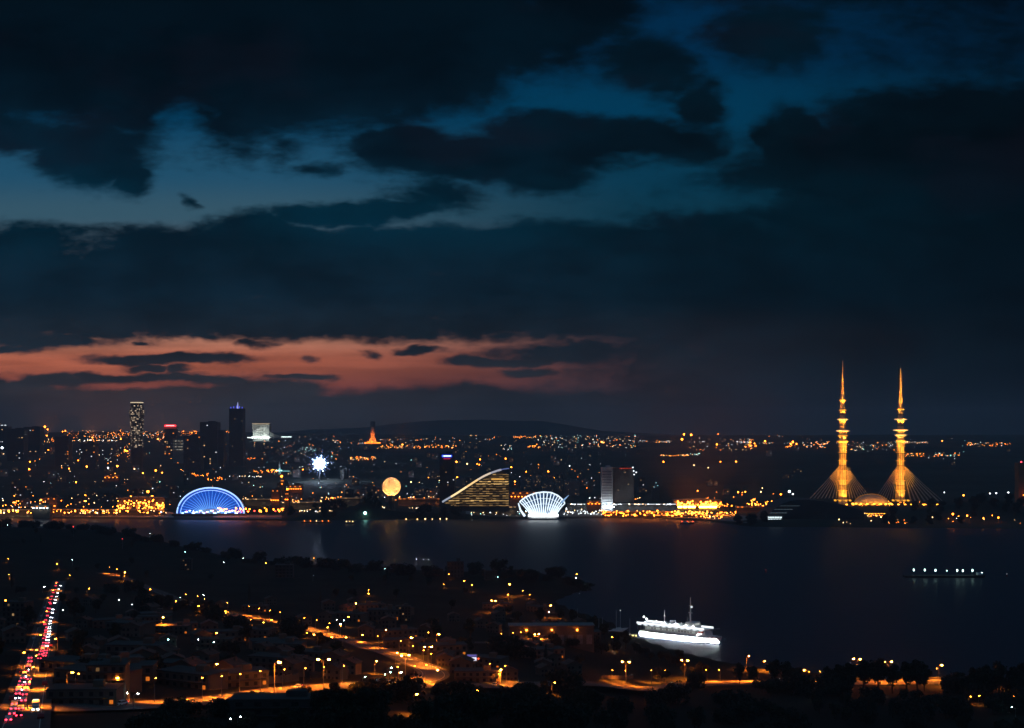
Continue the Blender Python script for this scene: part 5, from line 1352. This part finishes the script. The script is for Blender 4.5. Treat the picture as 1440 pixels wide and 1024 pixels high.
BUILT = []
for st, px, py, rz, sc, lab in ((4, 540, 873, .05, (1.0, 1, 1.5), 'cream two storey block faintly lit behind the curved road'), (3, 567, 873, .05, .8, 'narrow cream block beside the cream two storey block'), (2, 640, 812, .1, (1.1, 1, 1.5), 'big dark block standing up against the water near the headland'),
                               (2, 400, 812, .1, 1.2, 'dark block below the left hill at the water'), (3, 262, 802, .1, .9, 'block with cold white lit rooms below the left hill'), (4, 455, 797, 0, .7, 'house lit orange on the shore at the left of the bay'), (3, 25, 880, -.2, 1.0, 'pale block on the left of the long street'),
                               (4, 120, 990, .05, .85, 'orange lit low block in the yard at the lower left'), (3, 152, 986, .1, .8, 'taller orange lit block right of the low block at the lower left'), (4, 672, 958, 0, .9, 'grey house below the billboard'), (2, 690, 815, .2, .8, 'dark block on the neck of the headland')):
    place(HS[st], px, py, rz, sc, lab)
t = thing('long_shed', 'long pale shed by the marina, dimly lit', 'shed', P(775, 905), .04)
x_, y_, z_ = t.location; u = y_ / F; wl = 118 * u; hgt = 26 * u; BUILT.append((x_, y_, wl * .55))
MB().box((0, 0, hgt / 2 - 3), (wl, 16, hgt + 6)).build('wall', M_CREAM, t)
MB().box((0, 0, hgt + .3), (wl + 1.5, 17.5, .5)).build('roof', M_METAL, t)
for k in range(9): MB().box((-wl / 2 + (k + .5) * wl / 9, -8.1, hgt * .28), (wl / 9 * .6, .3, hgt * .5)).build('door', M_METAL, t)
for k in range(3): MB().box((-wl * .3 + k * wl * .3, -8.6, hgt * .8), (.6, .8, .4)).build('wall_lamp', M_SODS, t)

# roadside walls, billboard
def wall_run(pxs, h_, lab, m):
    pts = resample([P(*p)[:2] for p in pxs], 6); b = MB()
    for a, c in zip(pts, pts[1:]):
        an = math.atan2(c[1] - a[1], c[0] - a[0]); ln = math.hypot(c[0] - a[0], c[1] - a[1]); mx_, my_ = (a[0] + c[0]) / 2, (a[1] + c[1]) / 2
        b.box((mx_, my_, float(ground_z(mx_, my_)) + h_ / 2 - .6), (ln + .02, .4, h_ + 1.2), an)
    o = b.build('retaining_wall', m); tag(o, lab, 'wall')


wall_run([(345, 966), (390, 961), (420, 958)], 3.2, 'pale roadside wall lit orange under the two tall lamps', M_CREAM)
wall_run([(288, 946), (322, 955)], 3.0, 'short wall glowing under the left sodium lamp', M_CREAM)
wall_run([(435, 955), (490, 951)], 3.0, 'roadside wall under the twin armed lamp at centre left', M_CONC)
wall_run([(845, 955), (890, 955)], 2.2, 'low wall along the lower road under the ferry', M_CONC)
wall_run([(1130, 966), (1155, 966)], 3.0, 'orange lit embankment wall at the right', M_CREAM)
wall_run([(1263, 957), (1326, 957)], 2.2, 'low wall of the lower road beside the tall right lamps', M_CONC)
x, y, z = P(663, 940)
t = thing('billboard', 'white and violet lit billboard on posts with red side lamps', 'billboard', (x, y, z), 0); u = y / F
zc = 14 * u; BUILT.append((x, y, 9))
for s in (-1, 1): MB().tube([(s * 5 * u, 0, -1), (s * 5 * u, 0, zc)], .25, 6).build('post', M_METAL, t)
MB().box((0, .3, zc), (17 * u, .5, 11 * u)).build('panel_back', M_METAL, t)
MB().box((0, -.05, zc - 1.2 * u), (14 * u, .12, 4.5 * u)).build('white_panel', glow('billboard_white', (.80, .80, 1.0), 1.6), t)
MB().box((0, -.05, zc + 3.6 * u), (14.5 * u, .12, 3.0 * u)).build('violet_panel', glow('billboard_violet', (.25, .22, .75), .45), t)
MB().box((-1.2 * u, -.05, zc - 4.6 * u), (5.5 * u, .12, 2.0 * u)).build('blue_panel', glow('billboard_blue', (.2, .35, .9), .9), t)
for sx_ in (-9.3, 9.8): MB().ball((sx_ * u, -.4, zc + (2.2 - .3 * sx_) * u * .6), .55, 8, 5).build('red_lamp', glow('billboard_red', (1, .09, .03), 2.2), t)

# ---- traffic on the long street
M_HEAD = glow('car_headlight', (.85, .9, 1.0), 38); M_TAIL = glow('car_tail_light', (1.0, .03, .06), 15); M_CGL = M_GLASS


def car_stock(label, group, paint, head, tail):
    t = thing('car', label, 'car', (0, 0, 0), 0, group)
    MB().prism([(-2.1, .35), (2.1, .35), (2.15, .75), (1.2, .92), (.55, 1.42), (-1.2, 1.42), (-1.9, .95), (-2.15, .9)], -.86, .86).build('body', paint, t)
    MB().prism([(.62, 1.36), (1.12, .95), (-1.7, .95), (-1.22, 1.36)], -.875, .875).build('side_window', M_CGL, t)
    MB().add([(1.19, -.75, .96), (1.19, .75, .96), (.6, .7, 1.4), (.6, -.7, 1.4)], [(0, 1, 2, 3)]).build('windscreen', M_CGL, t)
    for x in (-1.3, 1.3):
        for y in (-.8, .8):
            wl_ = MB().tube([(x, y - .1, .32), (x, y + .1, .32)], .32, 12).build('wheel', M_TYRE, t); MB().tube([(x, y - .11, .32), (x, y + .11, .32)], .18, 8).build('rim', M_METAL, wl_)
    for y in (-.6, .6):
        MB().box((2.13, y, .68), (.16, .42, .2)).build('headlight', M_HEAD if head else M_GLASS, t); MB().box((-2.15, y, .8), (.14, .44, .22)).build('tail_light', M_TAIL if tail else mat('red_lens', (.3, .02, .02), .3, .1, 1), t)
    return Stock(t)


PA = [mat('car_paint_silver', (.45, .45, .46), .35, .05, 1, .5), mat('car_paint_white', (.7, .7, .7), .35, .05, 1), mat('car_paint_blue', (.05, .09, .2), .3, .05, 1, .3), mat('car_paint_dark', (.03, .03, .035), .3, .05, 1, .3), mat('car_paint_red', (.35, .03, .03), .35, .05, 1)]
UPC = [car_stock('car with red tail lights queued on the long street, %s paint' % c, 'cars queued with red tail lights', p, False, True) for c, p in (('silver', PA[0]), ('white', PA[1]), ('dark', PA[3]))]
DNC = [car_stock('car with white headlights driving down the long street, %s paint' % c, 'cars with white headlights on the long street', p, True, False) for c, p in (('silver', PA[0]), ('blue', PA[2]))]
PKC = [car_stock('unlit parked %s car at a kerb' % c, 'parked unlit cars, ' + c, p, False, False) for c, p in (('white', PA[1]), ('dark', PA[3]), ('red', PA[4]), ('silver', PA[0]))]
KIDS.clear()


def along(pts, d):
    for a, c in zip(pts, pts[1:]):
        l = math.hypot(c[0] - a[0], c[1] - a[1])
        if d <= l: return a[0] + (c[0] - a[0]) * d / l, a[1] + (c[1] - a[1]) * d / l, math.atan2(c[1] - a[1], c[0] - a[0])
        d -= l
    return None


def put_car(st, pts, d, off, flip=False, label=None):
    q = along(pts, d)
    if not q: return
    x, y, a = q; x, y = x + math.sin(a) * off, y - math.cos(a) * off
    return st.put((x, y, max(float(ground_z(x, y)), float(ground_z(*q[:2])), .2) + .52), a + (math.pi if flip else 0), random.uniform(.96, 1.08), label)


tot = sum(math.hypot(c[0] - a[0], c[1] - a[1]) for a, c in zip(STREET, STREET[1:]))


def pos_on_street(py):      # distance along the street where it shows at row py
    best = None; d = 0
    for a, c in zip(STREET, STREET[1:]):
        z = float(ground_z(*a)); y_ = HOR + (H - z) * F / a[1]
        if best is None or abs(y_ - py) < best[0]: best = (abs(y_ - py), d)
        d += math.hypot(c[0] - a[0], c[1] - a[1])
    return best[1]


for ya_, yb_, off, kind, n in ((1024, 945, -3.4, 'u', 12), (1018, 955, -1.3, 'u', 7), (990, 940, -3.2, 'd', 5), (948, 926, -3.0, 'u', 4), (938, 905, 3.0, 'u', 8), (932, 882, 1.0, 'u', 11), (918, 884, 2.8, 'd', 8), (886, 868, 2.4, 'd', 4), (884, 846, -1.0, 'u', 6), (866, 822, 2.2, 'd', 8), (860, 818, -2.0, 'u', 8), (950, 936, 3.2, 'd', 2)):
    d0, d1 = pos_on_street(ya_), pos_on_street(yb_)
    for i in range(n):
        d = d0 + (d1 - d0) * (i + .3 + .3 * random.random()) / n
        put_car(random.choice(UPC if kind == 'u' else DNC), STREET, d, off + random.uniform(-.2, .2), kind == 'd')
for i in range(20): put_car(random.choice(PKC), STREET, 15 + i * tot / 21, 4.6 if i % 2 else -4.7)
for i in range(9): put_car(random.choice(PKC), DIAG, 12 + i * 24, 3.8)
for i in range(5): put_car(random.choice(DNC if i % 2 else UPC), HWY, 60 + i * 70, 3 if i % 2 else -3, i % 2 == 0, ['car with white headlights on the lower road', 'car with red tail lights on the lower road'][i % 2 == 0])
# parked van with lit cab at the bottom of the long street
q = along(STREET, pos_on_street(1004)); x, y = q[0] + 3.0, q[1]
t = thing('van', 'pale box van with bright lights at the bottom right of the long street', 'van', (x, y, float(ground_z(x, y)) + .55), q[2] + math.pi)
MB().box((-.4, 0, 1.5), (4.2, 2.0, 2.3)).build('body', PA[1], t); MB().prism([(1.7, .4), (2.8, .4), (2.8, 1.2), (2.2, 2.0), (1.7, 2.0)], -.95, .95).build('cab', PA[1], t)
MB().box((2.32, 0, 1.62), (.8, 1.7, .06)).build('windscreen', M_GLASS, t)
for xx in (-1.7, 2.0):
    for yy_ in (-.95, .95): MB().tube([(xx, yy_ - .1, .36), (xx, yy_ + .1, .36)], .38, 12).build('wheel', M_TYRE, t)
for yy_ in (-.7, .7): MB().box((2.84, yy_, .8), (.1, .4, .3)).build('headlight', glow('van_headlight', (.9, 1.0, .85), 40), t)
MB().box((-2.6, 0, 2.75), (.3, 1.6, .2)).build('roof_lamp', W_COOL, t)

# ---- fill the hillside with houses and trees, off the roads
r = random.Random(21)


def free(x, y, m_):
    if near_road(x, y, m_): return False
    return all((x - a) ** 2 + (y - c) ** 2 > (m_ + d * .6) ** 2 for a, c, d in BUILT)


def blocks_road(x, y, z, top, half=8):
    """would a tree of this height stand in front of a lit road stretch as the photo sees it"""
    px = 720 + F * x / y; p0 = HOR + (H - z - top) * F / y
    for pts, hw in ROADS[:4]:
        sx_ = 720 + F * pts[:, 0] / pts[:, 1]; k = np.abs(sx_ - px) < half
        if k.any():
            q = pts[k]; rows = HOR + (H - ground_z(q[:, 0], q[:, 1])) * F / q[:, 1]
            if ((rows > p0) & (q[:, 1] > y)).any() and ((rows < HOR + (H - z) * F / y)).any(): return True
    return False


n = 0; tries = 0
while n < 105 and tries < 4000:
    tries += 1
    px = r.uniform(-10, 1010) if r.random() < .85 else r.uniform(700, 1450); py = r.uniform(752, 1040)
    x, y, z = P(px, py)
    if z < 3.0 or y > 2500 or y < 330 or not free(x, y, 9): continue
    if py < 960 and px > 830 or blocks_road(x, y, z, 10, 15 * F / y) or (py > 972 and px > 165): continue
    i = r.choice((0, 0, 0, 0, 0, 0, 1, 2, 2, 2, 2, 3, 4, 4, 4, 0, 2))
    if i in (2, 3) and py > 850: i = r.choice((0, 0, 4)); HS[i].put((x, y, z - .3), r.uniform(-.5, .5), r.uniform(.85, 1.15)); BUILT.append((x, y, 12)); n += 1
n = 0; tries = 0


while n < 130 and tries < 9000:
    tries += 1
    px = r.uniform(-20, 1460); py = r.uniform(745, 1060)
    x, y, z = P(px, py)
    if z < 1.6 or y > 2520 or y < 300 or not free(x, y, 3.5): continue
    i = r.choice((0, 0, 1, 1, 2, 3)); sc = r.uniform(.7, 1.15); top = (11, 8.5, 15, 14)[i] * sc
    if blocks_road(x, y, z, top): continue
    if any((x - a) ** 2 + (y - c) ** 2 < 16 for a, c in LAMP_XY): continue
    TREES[i].put((x, y, z), r.uniform(0, 6.3), sc); n += 1
HS[2].put((lambda p: (p[0], p[1], p[2] - 3))(P(392, 1012)), .03, (1.6, 1, .8), 'flat dark block standing before the lower road under the tall lamps')
# trees that show against the water and the ferry's light
for px, Y, i, sc in ((962, 1000, 2, .62), (975, 995, 0, .7), (985, 1000, 2, .75), (995, 1002, 0, .75), (915, 1080, 1, .7), (928, 1075, 0, .75), (940, 1065, 0, .8), (952, 1055, 1, .8), (880, 1130, 2, 1.0), (868, 1140, 0, 1.0), (895, 1110, 0, .8), (905, 1100, 1, .8), (1040, 960, 2, 1.0), (1060, 960, 0, 1.1), (1090, 955, 2, 1.2), (1105, 950, 2, 1.15), (1120, 945, 0, 1.2),
                     (1165, 930, 2, 1.1), (1180, 925, 2, 1.25), (1195, 920, 2, 1.35), (1215, 925, 2, 1.45), (1235, 930, 2, 1.5), (1255, 925, 2, 1.3), (1275, 930, 2, 1.4), (1290, 930, 2, 1.5), (1300, 940, 0, 1.3), (1370, 930, 2, 1.2), (1385, 925, 2, 1.35), (1405, 930, 2, 1.45), (1425, 925, 2, 1.3), (1440, 930, 2, 1.4), (1345, 950, 0, 1.1), (820, 1250, 0, 1.1), (805, 1260, 2, 1.0), (790, 1290, 0, 1.0), (835, 1210, 2, 1.1), (850, 1180, 0, 1.2)):
    TREES[i].put(at(px, Y), random.uniform(0, 6), sc)

for k in range(96):
    px = -5 + k * 8.8 + random.uniform(-5, 5)
    if px > 835: continue
    X = (px - 720) / F; ys = np.arange(1200, 2600, 10.0); zz = near_z(X * ys, ys)
    rows = np.where(zz > 1.0, HOR + (H - zz) / ys * F, 9e9); i = int(np.argmin(rows)); Yt = ys[i] - random.uniform(5, 90)
    if k % 4 != 3: TREES[4].put(at(px, Yt, -1.5), random.uniform(0, 6), random.uniform(.6, 1.5))

# dark trees standing before the lower road and over the foot of the hillside
for px0, px1, py0, py1, n_ in ((492, 545, 974, 980, 7), (618, 676, 974, 980, 8), (716, 772, 974, 980, 7), (790, 845, 972, 978, 7), (296, 310, 868, 872, 3), (404, 418, 888, 892, 3), (270, 300, 862, 866, 3), (200, 260, 850, 862, 8), (150, 200, 826, 836, 6), (292, 312, 872, 876, 3), (328, 342, 884, 888, 3), (402, 420, 894, 898, 4), (446, 456, 905, 909, 2), (348, 372, 996, 1000, 4), (415, 432, 986, 990, 3), (205, 268, 1024, 1040, 7), (268, 345, 1026, 1042, 8), (205, 272, 1003, 1012, 6), (300, 326, 1000, 1008, 3), (345, 358, 992, 1000, 2), (424, 440, 980, 988, 2), (462, 478, 976, 982, 2), (345, 490, 1024, 1042, 12), (490, 640, 1000, 1038, 16), (560, 572, 985, 990, 2), (640, 840, 990, 1035, 18), (888, 908, 968, 972, 5), (944, 964, 968, 972, 4), (972, 986, 968, 972, 3), (1066, 1128, 972, 980, 8), (1160, 1200, 972, 980, 6), (840, 1440, 985, 1030, 40), (1330, 1440, 972, 980, 8), (700, 720, 915, 925, 4), (775, 830, 910, 918, 8)):
    for i in range(n_):
        p = P(random.uniform(px0, px1), random.uniform(py0, py1))
        if near_road(p[0], p[1], 3): continue
        TREES[random.choice((0, 1, 4, 4))].put((p[0], p[1], p[2] - .8), random.uniform(0, 6), random.uniform(.4, .62) if (px1 < 500 and py0 > 970) or py0 == 974 or px0 == 490 else random.uniform(.75, 1.2))
